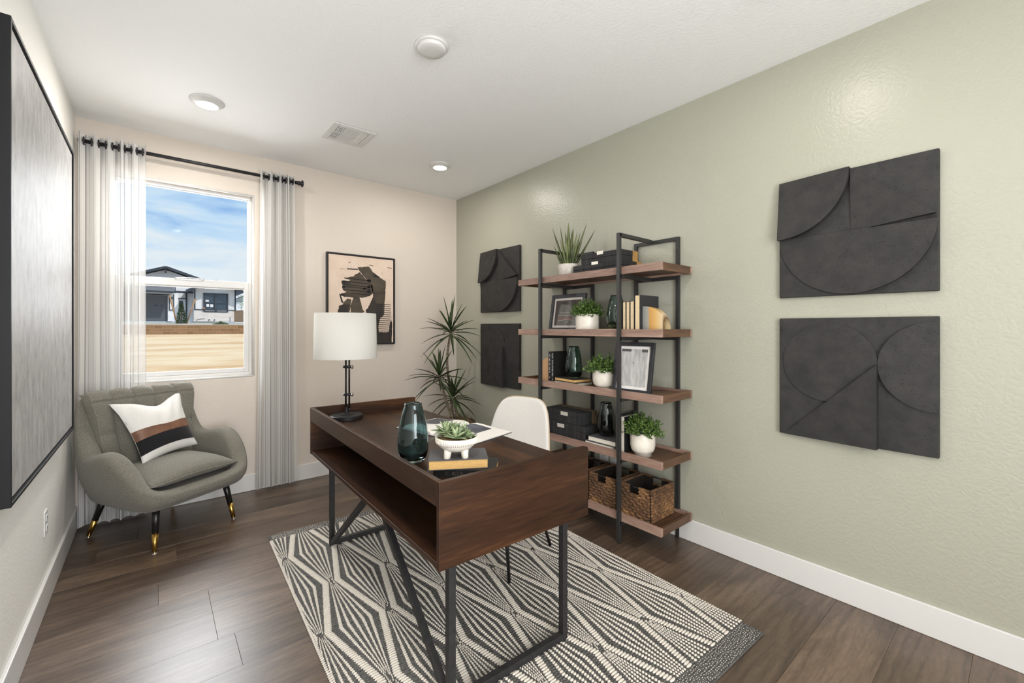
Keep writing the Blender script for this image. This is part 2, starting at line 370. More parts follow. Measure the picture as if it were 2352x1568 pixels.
# ================================================================ CEILING FIXTURES
M['lens'] = emis('downlight_lens', (255, 247, 232), 9)
def downlight(x, y, label, pw=1.0):
    t = thing('recessed_downlight', label, 'ceiling light', (x, y, CZ), 0, 'recessed downlights in the ceiling')
    bm = bmn(); lathe(bm, [(.093, 0), (.093, -.004), (.088, -.007), (.062, -.026), (.058, -.026), (.058, 0)], (x, y, CZ), 48, cap0=True); obj('trim_ring', bm, M['trim'], t, smooth=True)
    bm = bmn(); lathe(bm, [(.058, -.0245), (.04, -.0275), (.001, -.029)], (x, y, CZ), 40); obj('lens', bm, M['lens'], t, smooth=True)
    l = light('downlight_glow', 'AREA', (x, y, CZ-.034), (0, 0, 0), LAMP_W*pw, (1, .95, .88), shape='DISK', size=.11)
downlight(.255, 3.30, 'round white recessed ceiling light above the curtained window side, left of the air vent', 1.9)
downlight(1.915, 3.30, 'round white recessed ceiling light glowing near the corner of the green wall', 1.1)
downlight(.255, .65, 'round white recessed ceiling light over the left near side of the room', 1.8)
downlight(1.915, .65, 'round white recessed ceiling light over the right near side of the room', .45)
t = thing('smoke_detector', 'round white smoke detector on the ceiling, with no light', 'smoke detector', (1.073, 1.93, CZ))
bm = bmn(); lathe(bm, [(.082, 0), (.082, -.008), (.078, -.012), (.07, -.013)], (1.073, 1.93, CZ), 48, cap0=True); obj('mounting_plate', bm, M['trim'], t, smooth=True)
bm = bmn(); lathe(bm, [(.07, -.008), (.07, -.022), (.064, -.029), (.03, -.032), (.001, -.033)], (1.073, 1.93, CZ), 48); obj('cover', bm, M['trim'], t, smooth=True)
# vent
vx0, vx1, vy0, vy1 = .95, 1.25, 3.06, 3.36
t = thing('air_vent', 'square white air supply grille in the ceiling', 'vent', (1.1, 3.21, CZ))
M['duct'] = flat('dark_duct', (30, 30, 31), .8)
part('backing', [('box', vx0+.03, vy0+.03, CZ-.002, vx1-.03, vy1-.03, CZ-.0005)], M['duct'], t)
part('frame', [('box', vx0, vy0, CZ-.008, vx0+.042, vy1, CZ), ('box', vx1-.042, vy0, CZ-.008, vx1, vy1, CZ), ('box', vx0+.042, vy0, CZ-.008, vx1-.042, vy0+.04, CZ), ('box', vx0+.042, vy1-.04, CZ-.008, vx1-.042, vy1, CZ)], M['trim'], t, bevel=.003)
iy0, iy1 = vy0+.04, vy1-.04; iym = (iy0+iy1)/2
part('divider', [('box', vx0+.095, iy0, CZ-.009, vx0+.103, iy1, CZ), ('box', vx1-.11, iy0, CZ-.009, vx1-.102, iy1, CZ), ('box', vx0+.042, iym-.005, CZ-.009, vx1-.042, iym+.005, CZ)], M['trim'], t)
for i in range(16):
    y = iy0+.006+i*(iy1-iy0-.012)/15
    part('slat', [('bar', (vx0+.103, y, CZ-.006), (vx1-.11, y, CZ-.006), .0075, .0015, (0, .35, .94))], M['trim'], t)
for i in range(3):
    x = vx0+.053+i*.0155
    part('slat', [('box', x, iy0, CZ-.009, x+.0035, iy1, CZ-.002)], M['trim'], t)
for i in range(8):
    y = iy0+.012+i*.0262
    part('slat', [('box', vx0+.042, y, CZ-.0085, vx0+.095, y+.005, CZ-.003)], M['trim'], t)
for i in range(3):
    x = vx1-.098+i*.0175
    for (ya, yb) in ((iy0, iym-.005), (iym+.005, iy1)):
        part('slat', [('bar', (x+.006, ya, CZ-.008), (x+.006, yb, CZ-.008), .017, .0016, (.35, 0, .94))], M['trim'], t)

# ================================================================ CURTAINS
def curtain_mat(name, trans, seed, tlu=.48):
    x = NT(name); uv = x.n('UVMap'); sp = x.n('SeparateXYZ'); x.l(uv.outputs[0], sp.inputs[0])
    cb = x.n('CombineXYZ'); x.l(sp.outputs[0], cb.inputs[0]); cb.inputs[1].default_value = seed
    n = x.n('TexNoise', Scale=34, Detail=5, Roughness=.75); x.l(cb.outputs[0], n.inputs['Vector'])
    n2 = x.n('TexNoise', Scale=7, Detail=2); x.l(cb.outputs[0], n2.inputs['Vector'])
    r = x.ramp(n.outputs['Fac'], [(.37, (98, 99, 104)), (.44, (178, 176, 177)), (.48, (236, 235, 233)), (.57, (244, 243, 240)), (.62, (200, 196, 190)), (.68, (228, 225, 220))])
    wv = x.n('TexNoise', Scale=1500, Detail=1); x.l(uv.outputs[0], wv.inputs['Vector'])
    m = x.n('MixRGB', blend_type='MULTIPLY'); m.inputs[0].default_value = .07; x.l(r.outputs[0], m.inputs[1]); x.l(wv.outputs['Fac'], m.inputs[2])
    d = x.n('BsdfDiffuse'); tl = x.n('BsdfTranslucent'); tp = x.n('BsdfTransparent'); m1 = x.n('MixShader'); m2 = x.n('MixShader')
    x.l(m.outputs[0], d.inputs[0]); x.l(m.outputs[0], tl.inputs[0]); m1.inputs[0].default_value = tlu; x.l(d.outputs[0], m1.inputs[1]); x.l(tl.outputs[0], m1.inputs[2])
    m2.inputs[0].default_value = trans; x.l(m1.outputs[0], m2.inputs[1]); x.l(tp.outputs[0], m2.inputs[2]); x.l(m2.outputs[0], x.o.inputs[0]); return x.m
RODY, RODZ = 4.003, 2.56
def curtain(label, x0, x1, zt, zb, nf, amp, mat, phase, cloth_w, xb0, xb1, hemlabel=None, gather=None):
    t = thing('curtain', label, 'curtain', ((x0+x1)/2, RODY, zb), 0, 'striped sheer curtains at the window')
    bm = bmn(); nu, nv = nf*22+1, 46; uvl = bm.loops.layers.uv.new('UVMap'); rr = random.Random(int(phase*10)+nf)
    am = [amp*rr.uniform(.8, 1.1) for _ in range(2*nf+2)]
    def fn(u, v):
        z = zt+(zb-zt)*v; g = gather(u) if gather else u
        wob = .006*math.sin(9*u+4*v+phase)*v
        x = (x0+(x1-x0)*g)*(1-v)+(xb0+(xb1-xb0)*g)*v+wob
        th = 2*PI*nf*u+phase; k_ = int(2*nf*u)
        s = math.sin(th); s = math.copysign(abs(s)**.8, s)
        y = RODY-.0-am[min(k_, len(am)-1)]*s*(1-.12*v)+.008*math.sin(23*u+3*v)*v
        if v == 0: z += .022*(abs(s)-.8)
        x += .010*math.sin(2*th)*(1 if v < .9 else 1)
        return (x, y, z)
    vs = grid(bm, nu, nv, fn)
    idx = {v: (i, j) for i, row in enumerate(vs) for j, v in enumerate(row)}
    for f in bm.faces:
        for l in f.loops:
            i, j = idx[l.vert]; l[uvl].uv = (i/(nu-1)*cloth_w, j/(nv-1)*2.55)
    # keep UVs: link by hand
    o = obj('fabric', bm, mat, t, smooth=True)
    # header and hem bands: doubled cloth
    for nm, va, vb in (('header_band', 0, .052), ('hem', .955, 1.0)):
        bm = bmn(); uvl = bm.loops.layers.uv.new('UVMap')
        vs = grid(bm, nu, 4, lambda u, v: (lambda p: (p[0], p[1]+.0025, p[2]))(fn(u, va+(vb-va)*v)))
        idx = {v: (i, j) for i, row in enumerate(vs) for j, v in enumerate(row)}
        for f in bm.faces:
            for l in f.loops:
                i, j = idx[l.vert]; l[uvl].uv = (i/(nu-1)*cloth_w, j/3*.1)
        obj(nm, bm, mat, t, smooth=True)
    ks = [k_ for k_ in range(1, 2*nf+1)]
    for k_ in ks:
        u = (k_*PI-phase)/(2*PI*nf)
        if not 0.0 < u < 1: continue
        p = fn(u, .028); q = fn(min(1, u+.003), .028)
        bm = bmn(); dv = Vector((q[0]-p[0], q[1]-p[1], 0)).normalized(); nrm = Vector((-dv.y, dv.x, 0))
        ring = []
        c = Vector((p[0], RODY, RODZ)); nrm = Vector((1, 0, 0)) if abs(nrm.x) < .3 else Vector((math.copysign(1, nrm.x), 0, 0))
        s1 = Vector((0, 1, 0)); s2 = Vector((0, 0, 1))
        pts = [c+(s1*math.cos(a)+s2*math.sin(a))*.024 for a in [2*PI*i/20 for i in range(21)]]
        tube(bm, pts, .0045, 6, False); obj('grommet', bm, M['black'], t, smooth=True)
    return t
M['sheer'] = curtain_mat('striped_sheer', .34, 3.0, .14); M['sheer2'] = curtain_mat('striped_drape', .12, 7.0)
curtain('striped grey and ivory sheer curtain at the left of the window, behind the armchair', -.385, -.05, 2.615, .022, 5, .042, M['sheer'], 1.2, 1.9, -.385, -.05,
        gather=lambda u: u**.9)
curtain('striped grey and ivory curtain at the right of the window, beside the bare wall', .655, .905, 2.615, .03, 4, .042, M['sheer2'], .4, 1.6, .63, .93,
        gather=lambda u: u+.06*math.sin(PI*u))
t = thing('curtain_rod', 'black metal curtain rod above the window', 'curtain rod', (.28, RODY, RODZ))
bm = bmn(); tube(bm, [(LX+.02, RODY, RODZ), (.94, RODY, RODZ)], .0125, 20); obj('rod', bm, M['black'], t, smooth=True)
bm = bmn(); tube(bm, [(.925, RODY, RODZ), (.945, RODY, RODZ), (.946, RODY, RODZ), (.958, RODY, RODZ), (.959, RODY, RODZ), (.968, RODY, RODZ), (.972, RODY, RODZ), (.982, RODY, RODZ), (.985, RODY, RODZ)], [.0145, .0145, .0175, .0175, .015, .016, .026, .028, .022], 24); obj('finial', bm, M['black'], t, smooth=True)
for bx in (-.36, .90):
    bm = bmn(); tube(bm, [(bx, WY, RODZ), (bx, WY-.006, RODZ)], .022, 16); tube(bm, [(bx, WY-.006, RODZ), (bx, RODY+.012, RODZ)], .008, 12); obj('bracket', bm, M['black'], t, smooth=True)

# ================================================================ WALL ART
# back wall: framed abstract ink print
ax0, ax1, az0, az1, ay = 1.195, 1.846, 1.168, 2.014, WY-.035
t = thing('framed_print', 'tall abstract black and brown ink print in a thin black frame on the cream wall', 'wall art', ((ax0+ax1)/2, WY, az0))
fw = .013
part('frame', [('box', ax0, ay, az0, ax0+fw, WY, az1), ('box', ax1-fw, ay, az0, ax1, WY, az1), ('box', ax0+fw, ay, az0, ax1-fw, WY, az0+fw), ('box', ax0+fw, ay, az1-fw, ax1-fw, WY, az1)], M['black'], t, bevel=.001)
M['canvas'] = noisy('cream_canvas', (206, 184, 165), (214, 194, 177), 8, .75)
cv = part('canvas', [('box', ax0+fw+.004, ay+.008, az0+fw+.004, ax1-fw-.004, WY-.004, az1-fw-.004)], M['canvas'], t)
M['ink_brown'] = noisy('brown_ink_wash', (56, 48, 38), (78, 68, 54), 5, .7, (1, 1, 3))
M['ink_dark'] = noisy('dark_brown_ink', (34, 28, 25), (50, 42, 36), 7, .7)
M['ink_black'] = flat('black_brown_ink', (24, 20, 19), .7)
# (s, t) measured over the picture: s rightwards, t downwards, both 0..1
def ink(name, mat, polys, off):
    bm = bmn(); w_, h_ = ax1-ax0, az1-az0
    for P in polys:
        prism(bm, P, lambda s, q: (ax0+s*w_, ay+.0078, az1-q*h_), lambda s, q: (ax0+s*w_, ay+.0078-off, az1-q*h_))
    return obj(name, bm, mat, t)
def ragged(P, amp, seed, n=7):
    r_ = random.Random(seed); out_ = []
    for i in range(len(P)):
        a, b = P[i], P[(i+1) % len(P)]
        for k in range(n):
            f = k/n; j = 0 if k == 0 else amp
            out_.append((a[0]+(b[0]-a[0])*f+r_.uniform(-j, j), a[1]+(b[1]-a[1])*f+r_.uniform(-j, j)))
    return out_
def blob(cx, cy, rx, ry, n=14): return [(cx+rx*math.cos(2*PI*i/n), cy+ry*math.sin(2*PI*i/n)) for i in range(n)]
wash = [ragged([(.43, .14), (.60, .12), (.66, .18), (.72, .21), (.80, .25), (.855, .27), (.855, .33), (.84, .50), (.83, .66), (.76, .71), (.72, .70), (.66, .60), (.66, .42), (.62, .32), (.46, .18)], .004, 1),
        ragged([(.24, .27), (.36, .245), (.46, .19), (.56, .27), (.65, .33), (.66, .42), (.60, .455), (.50, .475), (.24, .475), (.19, .455), (.27, .42), (.22, .40), (.22, .36), (.20, .31), (.30, .30), (.33, .285)], .004, 2),
        ragged([(.37, .475), (.46, .475), (.50, .60), (.53, .63), (.45, .68), (.33, .65), (.33, .57)], .004, 3),
        ragged([(.28, .49), (.34, .50), (.32, .62), (.29, .70), (.13, .71), (.17, .60)], .004, 4)]
ink('ink_wash', M['ink_brown'], wash, .0006)
dark = [ragged([(.66, .46), (.70, .52), (.72, .53), (.82, .53), (.80, .66), (.76, .72), (.74, .80), (.75, .86), (.90, .86), (.94, .70), (.955, .76), (.95, .98), (.70, .985), (.62, .99), (.48, .96), (.40, .86), (.50, .76), (.57, .70), (.55, .62), (.62, .53)], .006, 5),
        ragged([(.20, .30), (.34, .30), (.31, .33), (.23, .335)], .003, 6), ragged([(.66, .20), (.74, .215), (.76, .235), (.68, .235)], .004, 7),
        ragged([(.17, .57), (.31, .55), (.30, .64), (.15, .65)], .004, 8), ragged([(.31, .65), (.46, .66), (.48, .70), (.36, .72)], .006, 9)]
ink('ink_dark_shape', M['ink_dark'], dark, .0010)
lines = [[(.24, .262+i*.0), (.62, .262)] for i in range(0)]
def strip(x0, y0, x1, y1, w_): return [(x0, y0), (x1, y1), (x1, y1+w_), (x0, y0+w_)]
ls_ = []
for (a, b, y, dy, w_) in ((.24, .62, .262, .015, .009), (.22, .62, .295, .018, .009), (.24, .62, .333, .016, .009), (.22, .62, .355, .014, .009), (.22, .60, .388, .014, .009), (.34, .62, .425, .01, .009)): ls_.append(strip(a, y, b, y+dy, w_))
for i in range(20): ls_.append(strip(.72-.02*(i % 3), .535+i*.0235, .935-.01*(i % 2), .540+i*.0235, .007))
ls_ += [blob(.60, .28, .03, .022), blob(.60, .345, .028, .018), blob(.60, .40, .032, .022), blob(.235, .315, .03, .02), blob(.23, .37, .022, .014), blob(.53, .375, .02, .012), blob(.22, .45, .03, .016), blob(.70, .222, .035, .014)]
ls_ += [strip(.28, .16, .44, .155, .012), strip(.18, .168, .26, .17, .003), strip(.30, .095, .33, .085, .006), strip(.60, .098, .66, .105, .006), strip(.88, .108, .95, .113, .005), [(.17, .44), (.19, .45), (.22, .52), (.25, .56), (.20, .53)], strip(.93, .55, .945, .75, .012)]
r_ = random.Random(3)
for i in range(60):
    cx, cy = r_.choice(((r_.uniform(.14, .30), r_.uniform(.17, .5)), (r_.uniform(.7, .95), r_.uniform(.1, .33)), (r_.uniform(.28, .6), r_.uniform(.09, .17))))
    ls_.append(blob(cx, cy, r_.uniform(.001, .004), r_.uniform(.001, .003), 6))
for i in range(6): ls_.append([(.10+.05*i, .66+.01*(i % 2)), (.115+.05*i, .655), (.13+.05*i, .70), (.11+.05*i, .705)])
ink('ink_lines', M['ink_black'], ls_, .0014)

# left wall: large shimmering panel in a black floater frame (near end towards the camera)
lx1 = LX+.062; ly0, ly1, lz0, lz1 = 2.035, 3.405, .765, 2.30
t = thing('framed_canvas', 'large silvery textured painting in a deep black frame on the left wall', 'wall art', (LX, (ly0+ly1)/2, lz0))
part('frame', [('box', LX+.006, ly0, lz0, lx1, ly0+.012, lz1), ('box', LX+.006, ly1-.012, lz0, lx1, ly1, lz1), ('box', LX+.006, ly0+.012, lz0, lx1, ly1-.012, lz0+.012), ('box', LX+.006, ly0+.012, lz1-.012, lx1, ly1-.012, lz1)], M['frame_dark'], t, bevel=.0012)
part('backing', [('box', LX+.002, ly0+.012, lz0+.012, LX+.03, ly1-.012, lz1-.012)], M['blackmatte'], t)
x = NT('silver_impasto'); v = x.coords((1, 1, .45)); n = x.n('TexNoise', Scale=26, Detail=7, Roughness=.65); x.l(v, n.inputs['Vector'])
r = x.ramp(n.outputs['Fac'], [(.3, (140, 138, 136)), (.6, (172, 170, 169))]); x.l(r.outputs[0], x.b.inputs['Base Color'])
x.set(Roughness=.5); x.b.inputs['Specular IOR Level'].default_value = .1; x.bump(n.outputs['Fac'], .55, .004); M['silver'] = x.m
part('canvas', [('box', LX+.03, ly0+.022, lz0+.022, lx1-.006, ly1-.022, lz1-.022)], M['silver'], t)

# green wall: four relief panels
x = NT('charcoal_plaster'); v = x.coords(); n = x.n('TexNoise', Scale=14, Detail=7, Roughness=.65); x.l(v, n.inputs['Vector'])
r = x.ramp(n.outputs['Fac'], [(.3, (27, 26, 26)), (.7, (48, 46, 44))]); x.l(r.outputs[0], x.b.inputs['Base Color'])
vo = x.n('TexVoronoi', Scale=85); x.l(v, vo.inputs['Vector']); rp = x.n('ValToRGB'); rp.color_ramp.elements[0].position = .05; rp.color_ramp.elements[1].position = .16; x.l(vo.outputs['Distance'], rp.inputs[0])
n2 = x.n('TexNoise', Scale=30, Detail=5); x.l(v, n2.inputs['Vector']); ms = x.n('MixRGB', blend_type='MIX'); ms.inputs[0].default_value = .5; x.l(rp.outputs[0], ms.inputs[1]); x.l(n2.outputs['Fac'], ms.inputs[2])
x.set(Roughness=.7); x.bump(ms.outputs[0], 1.0, .004); M['charcoal'] = x.m
def arc(cx, cy, r, a0, a1, n=28): return [(cx+r*math.cos(R(a0+(a1-a0)*i/n)), cy+r*math.sin(R(a0+(a1-a0)*i/n))) for i in range(n+1)]
def relief(label, yl, z0, kind):
    S = .607; base = .022
    t = thing('relief_panel', label, 'wall art', (WX, yl-S/2, z0), 0, None)
    t['group'] = 'charcoal relief panels on the green wall'
    P = lambda s, q, h: (WX-.004-h, yl-s*S, z0+q*.603)
    def pr(name, pts, hf):
        bm = bmn(); prism(bm, pts, lambda s, q: P(s, q, base-.004), lambda s, q: P(s, q, base+hf(s, q)))
        bmesh.ops.triangulate(bm, faces=[f for f in bm.faces if len(f.verts) > 4])
        obj(name, bm, M['charcoal'], t, bevel=0)
    bm = bmn(); prism(bm, [(0, 0), (1, 0), (1, 1), (0, 1)], lambda s, q: P(s, q, -.002), lambda s, q: P(s, q, base)); obj('back_slab', bm, M['charcoal'], t, bevel=.003)
    if kind == 'A':
        pr('quarter_disc', [(0, 1)]+arc(0, 1, .503, -90, 0), lambda s, q: .002+.034*min(1, math.hypot(s, 1-q)/.5))
        pr('triangle', [(.505, .99), (.505, .5), (.985, .545)], lambda s, q: .003+.030*min(1, max(0, (s-.505)/.30)) if s > .51 or q < .6 else .022)
        pr('half_disc', arc(.5, .505, .495, 180, 360), lambda s, q: .006+.022*s)
    else:
        c = (.352, .64); r0 = .32
        pr('cut_disc', arc(c[0], c[1], r0, 0, 270), lambda s, q: .004+.014*max(0, (s-.03)+(.64-q)*.6))
        pr('triangle', [(.035, 0), (.672, 0), (.672, .64)], lambda s, q: .003+.038*max(0, (s-.05)/.62)**1.2)
        pr('half_disc', [(1, c[1]-.325)]+[(1.0-.33*math.cos(R(a)), c[1]+.325*math.sin(R(a))) for a in range(-84, 85, 6)]+[(1, c[1]+.325)], lambda s, q: .003+.014*max(0, (1-s)/.33))
relief('large black relief of arcs and a triangle, upper right of the bookshelf', .868, 1.484, 'A')
relief('large black relief of a cut circle and half circle, lower right of the bookshelf', .868, .773, 'B')
relief('black relief of arcs and a triangle, upper one between room corner and bookshelf', 3.597, 1.48, 'A')
relief('black relief of a cut circle, lower one between room corner and bookshelf', 3.597, .765, 'B')

# outlets
def outlet(label, loc, axis, sgn, z0, y, cols=1):
    t = thing('wall_outlet', label, 'outlet', loc, 0, 'white wall outlets')
    x0 = loc[0]; xa, xb = sorted((x0, x0+sgn*.006)); wd = .0375
    part('cover_plate', [('box', xa, y-wd, z0, xb, y+wd, z0+.118)], M['trim'], t, bevel=.002)
    for zc in (z0+.035, z0+.083):
        xa, xb = sorted((x0+sgn*.005, x0+sgn*.009))
        s = part('socket', [('box', xa, y-.017, zc-.014, xb, y+.017, zc+.014)], M['vinyl'], t, bevel=.002)
        xa, xb = sorted((x0+sgn*.0085, x0+sgn*.0095))
        part('slot', [('box', xa, y-.007, zc-.003, xb, y-.005, zc+.006), ('box', xa, y+.005, zc-.003, xb, y+.007, zc+.006)], M['duct'], s)
outlet('white outlet plate low on the left wall beside the armchair', (LX, 3.04, .34), 'x', 1, .33, 3.04)
outlet('white outlet plate on the green wall behind the baskets, the left of the two', (WX, 2.048, .29), 'x', -1, .292, 2.048)
outlet('white outlet plate on the green wall behind the baskets, the right of the two', (WX, 1.955, .29), 'x', -1, .292, 1.952)
# ================================================================ RUG (every yarn float is real geometry)
RA = R(1.9); RO = Vector((.557, 3.10, 0))
rex = Vector((math.cos(RA), -math.sin(RA), 0)); rey = Vector((math.sin(RA), math.cos(RA), 0))
RWD, RLN = 1.555, 2.30
t = thing('area_rug', 'flat woven rug with white starburst diamonds on charcoal, under the desk', 'rug', (RO.x, RO.y, 0), -RA)
x = NT('charcoal_yarn'); v = x.coords(); n = x.n('TexNoise', Scale=170, Detail=3); x.l(v, n.inputs['Vector'])
r = x.ramp(n.outputs['Fac'], [(.32, (50, 49, 48)), (.68, (104, 102, 98))]); x.l(r.outputs[0], x.b.inputs['Base Color'])
wv = x.n('TexWave', wave_type='BANDS', bands_direction='Y', Scale=25.1); x.l(v, wv.inputs['Vector']); x.set(Roughness=.95)
mx = x.n('MixRGB'); mx.inputs[0].default_value = .4; x.l(wv.outputs['Color'], mx.inputs[1]); x.l(n.outputs['Fac'], mx.inputs[2]); x.bump(mx.outputs[0], .8, .004); M['yarn_dark'] = x.m
M['yarn_white'] = noisy('ivory_yarn', (192, 184, 173), (216, 209, 198), 220, .9, (1, 1, 1), .3, .001)
part('backing', [('box', 0, -RLN, .001, RWD, 0, .0085)], M['yarn_dark'], t, world=False, bevel=.003)
def rug_field(xl, yl):
    s = .1485; w0 = .11
    tri = abs(((-(yl)+.37)/.78+.5) % 1.0 - .5)*2          # 0 at odd-column nodes, 1 between
    # nodes of even columns (x=.03+.297i) lie at y=-.37-.78j; odd columns (x=.18+..) at y=0,-.78
    fe = abs((((-yl-.37)/.78) % 1.0)-.5)*2                # 1 at the even nodes, 0 midway
    we = s*(w0+(1-2*w0)*(1-fe)); 
    k = math.floor((xl-.03)/.297+.5); dx = xl-(.03+.297*k)
    if abs(dx) <= we: v = dx/we
    else:
        wo = s-we; xo = .03+.297*k+math.copysign(s, dx); v = (xl-xo)/wo
    a = abs(v)
    return a < .055 or .185 < a < .295 or .42 < a < .55 or a > .765
bmv = []; bmf = []
def oval(xa, xb, yc, ry, hgt):
    i0 = len(bmv); cx = (xa+xb)/2; rx = (xb-xa)/2; nn = 8
    for lvl, (k_, z) in enumerate(((1.0, .006), (.78, .0085+hgt*.72), (.4, .0085+hgt))):
        for i in range(nn):
            a = 2*PI*i/nn; ca_, sa = math.cos(a), math.sin(a)
            ca_ = math.copysign(abs(ca_)**.75, ca_)
            bmv.append((cx+rx*(1-(1-k_)*.6 if rx > .006 else k_)*ca_, yc+ry*k_*sa, z))
    for lvl in range(2):
        for i in range(nn):
            j = (i+1) % nn; bmf.append((i0+lvl*nn+i, i0+lvl*nn+j, i0+(lvl+1)*nn+j, i0+(lvl+1)*nn+i))
    bmf.append(tuple(i0+2*nn+i for i in range(nn)))
pitch = .0128; rr = random.Random(2); yy = -.088
while yy > -RLN+.10:
    xl = .004; on = False; st = 0
    j1 = rr.uniform(-.0015, .0015)
    while xl < RWD-.003:
        f = rug_field(xl, yy+j1)
        if f and not on: on = True; st = xl
        if on and (not f or xl+.002 >= RWD-.003 or xl-st > .085):
            on = False
            if xl-st > .0025: oval(st-.0004, xl+.0004, yy, pitch*.50, .0050)
        xl += .0016
    yy -= pitch
yy = -.088; kk = 0
while yy > -RLN+.10:      # selvedge loops
    for xc in (.001, RWD-.001): oval(xc-.0075, xc+.0075, yy, pitch*.42, .002)
    yy -= pitch
for (ya, yb) in ((-.006, -.084), (-RLN+.09, -RLN+.006)):   # thin ivory weft showing in the dark end bands
    n_ = 9
    for i in range(n_):
        y = ya+(yb-ya)*(i+.5)/n_; xl = .01+rr.uniform(0, .01)
        while xl < RWD-.02:
            L_ = rr.uniform(.005, .012); oval(xl, xl+L_, y+rr.uniform(-.003, .003), .0012, .0010); xl += L_+rr.uniform(.003, .010)
me = bpy.data.meshes.new('yarn_pattern'); me.from_pydata(bmv, [], bmf); me.materials.append(M['yarn_white'])
for p in me.polygons: p.use_smooth = True
o = bpy.data.objects.new('yarn_pattern', me); COL.objects.link(o); o.parent = t; o['label'] = 'ivory yarn forming the starburst pattern'
RT = .0125   # height of the rug's top

# ================================================================ DESK
DR = R(-1.6); D0 = (.690, 1.194)
DL, DW = 1.638, .688
t = desk = thing('writing_desk', 'dark walnut writing desk with raised edges and open cubby on black steel legs', 'desk', (D0[0], D0[1], RT), DR)
def dz(z): return z-RT
zt, zs, zb = dz(.84), dz(.769), dz(.558)
WX_ = M['walnut_x']; WY_ = M['walnut_y']; th = .019
# local: x = depth towards the sitter, y = length towards the back wall
bm = bmn(); pts = [(0, zb), (DW, zb), (DW, zt-.011), (DW-.002, zt-.005), (DW-.006, zt-.0015), (DW-.013, zt), (0, zt)]
prism(bm, pts, lambda a, b: (a, 0, b), lambda a, b: (a, th, b)); obj('side_panel', bm, WX_, desk, world=False, bevel=.0015)
bm = bmn(); prism(bm, pts, lambda a, b: (a, DL-th, b), lambda a, b: (a, DL, b)); obj('side_panel', bm, WX_, desk, world=False, bevel=.0015)
part('gallery_rail', [('box', 0, th, dz(.758), th, DL-th, zt)], WY_, desk, world=False, bevel=.0015)
part('desktop', [('box', th, th, zs-.018, DW, DL-th, zs)], WY_, desk, world=False, bevel=.0012)
part('bottom_panel', [('box', .004, th, zb, DW-.02, DL-th, zb+.019)], WY_, desk, world=False, bevel=.0012)
part('cubby_back', [('box', .30, th, zb+.019, .312, DL-th, zs-.018)], WY_, desk, world=False)
for i in range(3):
    a = th+.004+i*(DL-2*th)/3; b = a+(DL-2*th)/3-.006
    d = part('drawer', [('box', DW-.012, a, zb+.005, DW+.012, b, zs-.03)], WY_, desk, world=False, bevel=.002)
    bm = bmn(); bar(bm, (DW+.03, (a+b)/2-.06, zb+.11), (DW+.03, (a+b)/2+.06, zb+.11), .008); bar(bm, (DW+.012, (a+b)/2-.05, zb+.11), (DW+.03, (a+b)/2-.05, zb+.11), .007); bar(bm, (DW+.012, (a+b)/2+.05, zb+.11), (DW+.03, (a+b)/2+.05, zb+.11), .007)
    obj('drawer_pull', bm, M['black'], d, world=False)
lw = .027; xa, xb_ = .100, .645; ya, yb = .103, DL-.103
K = M['blackmatte']
for xx in (xa, xb_):
    for yy in (ya, yb):
        part('leg', [('box', xx-lw/2, yy-lw/2, 0, xx+lw/2, yy+lw/2, zb)], K, desk, world=False, bevel=.001)
for yy in (ya, yb): part('floor_bar', [('box', xa+lw/2, yy-lw/2, 0, xb_-lw/2, yy+lw/2, lw)], K, desk, world=False, bevel=.001)
for yy, sg in ((ya, 1), (yb, -1)):
    bm = bmn(); bar(bm, (xa, yy+sg*.010, .012), (xa, DL/2-sg*.012, zb-.004), lw, lw*.9, (1, 0, 0)); obj('diagonal_brace', bm, K, desk, world=False, bevel=.001)
part('under_rail', [('box', xa-lw/2, ya, zb-.006, xa+lw/2, yb, zb)], K, desk, world=False)

# ================================================================ DESK CHAIR
fr_ = Vector((-.95, -.31, 0)).normalized()          # the way the chair faces
cc = Vector((1.558, 2.02, RT)); cr_ = math.atan2(fr_.y, fr_.x)+PI/2   # local -y is forward
t = thing('desk_chair', 'ivory upholstered desk chair with black metal legs, pulled up to the desk', 'chair', cc, cr_)
# local: x lateral, y backwards, z up
def shell(bm, pf, nfn, thick):
    A = grid(bm, 21, 25, lambda u, v: pf(u, v)); B = grid(bm, 21, 25, lambda u, v: tuple(Vector(pf(u, v))+Vector(nfn(u, v))*thick))
    nU, nV = 21, 25
    edge = [(i, 0) for i in range(nU)]+[(nU-1, j) for j in range(1, nV)]+[(i, nV-1) for i in range(nU-2, -1, -1)]+[(0, j) for j in range(nV-2, 0, -1)]
    for k in range(len(edge)):
        a = edge[k]; b = edge[(k+1) % len(edge)]
        bm.faces.new((A[a[0]][a[1]], A[b[0]][b[1]], B[b[0]][b[1]], B[a[0]][a[1]]))
def sup(u, v, e=5):   # square -> rounded square mapping
    a, b = 2*u-1, 2*v-1; m = max(abs(a), abs(b)); 
    if m < 1e-6: return .5, .5
    L_ = (abs(a/m)**e+abs(b/m)**e)**(1/e); return .5+.5*a/L_, .5+.5*b/L_
def backp(u, v):
    u, v = sup(u, v, 4.5)
    w_ = .245-.070*v**1.3; xx = (2*u-1)*w_; z = .45-RT+v*.43
    return (xx, .205+.105*v+(-.045)*((2*u-1)**2)*(1-v*.3), z)
bm = bmn(); shell(bm, backp, lambda u, v: (0, 1, -.2), .042); obj('backrest', bm, M['ivory_cloth'], t, world=False, smooth=True, sub=1)
def rim(bm, f, n=40, r_=.0035):
    P_ = [f(i/n, 0) for i in range(n)]+[f(1, i/n) for i in range(n)]+[f(1-i/n, 1) for i in range(n)]+[f(0, 1-i/n) for i in range(n+1)]
    tube(bm, P_, r_, 6, False)
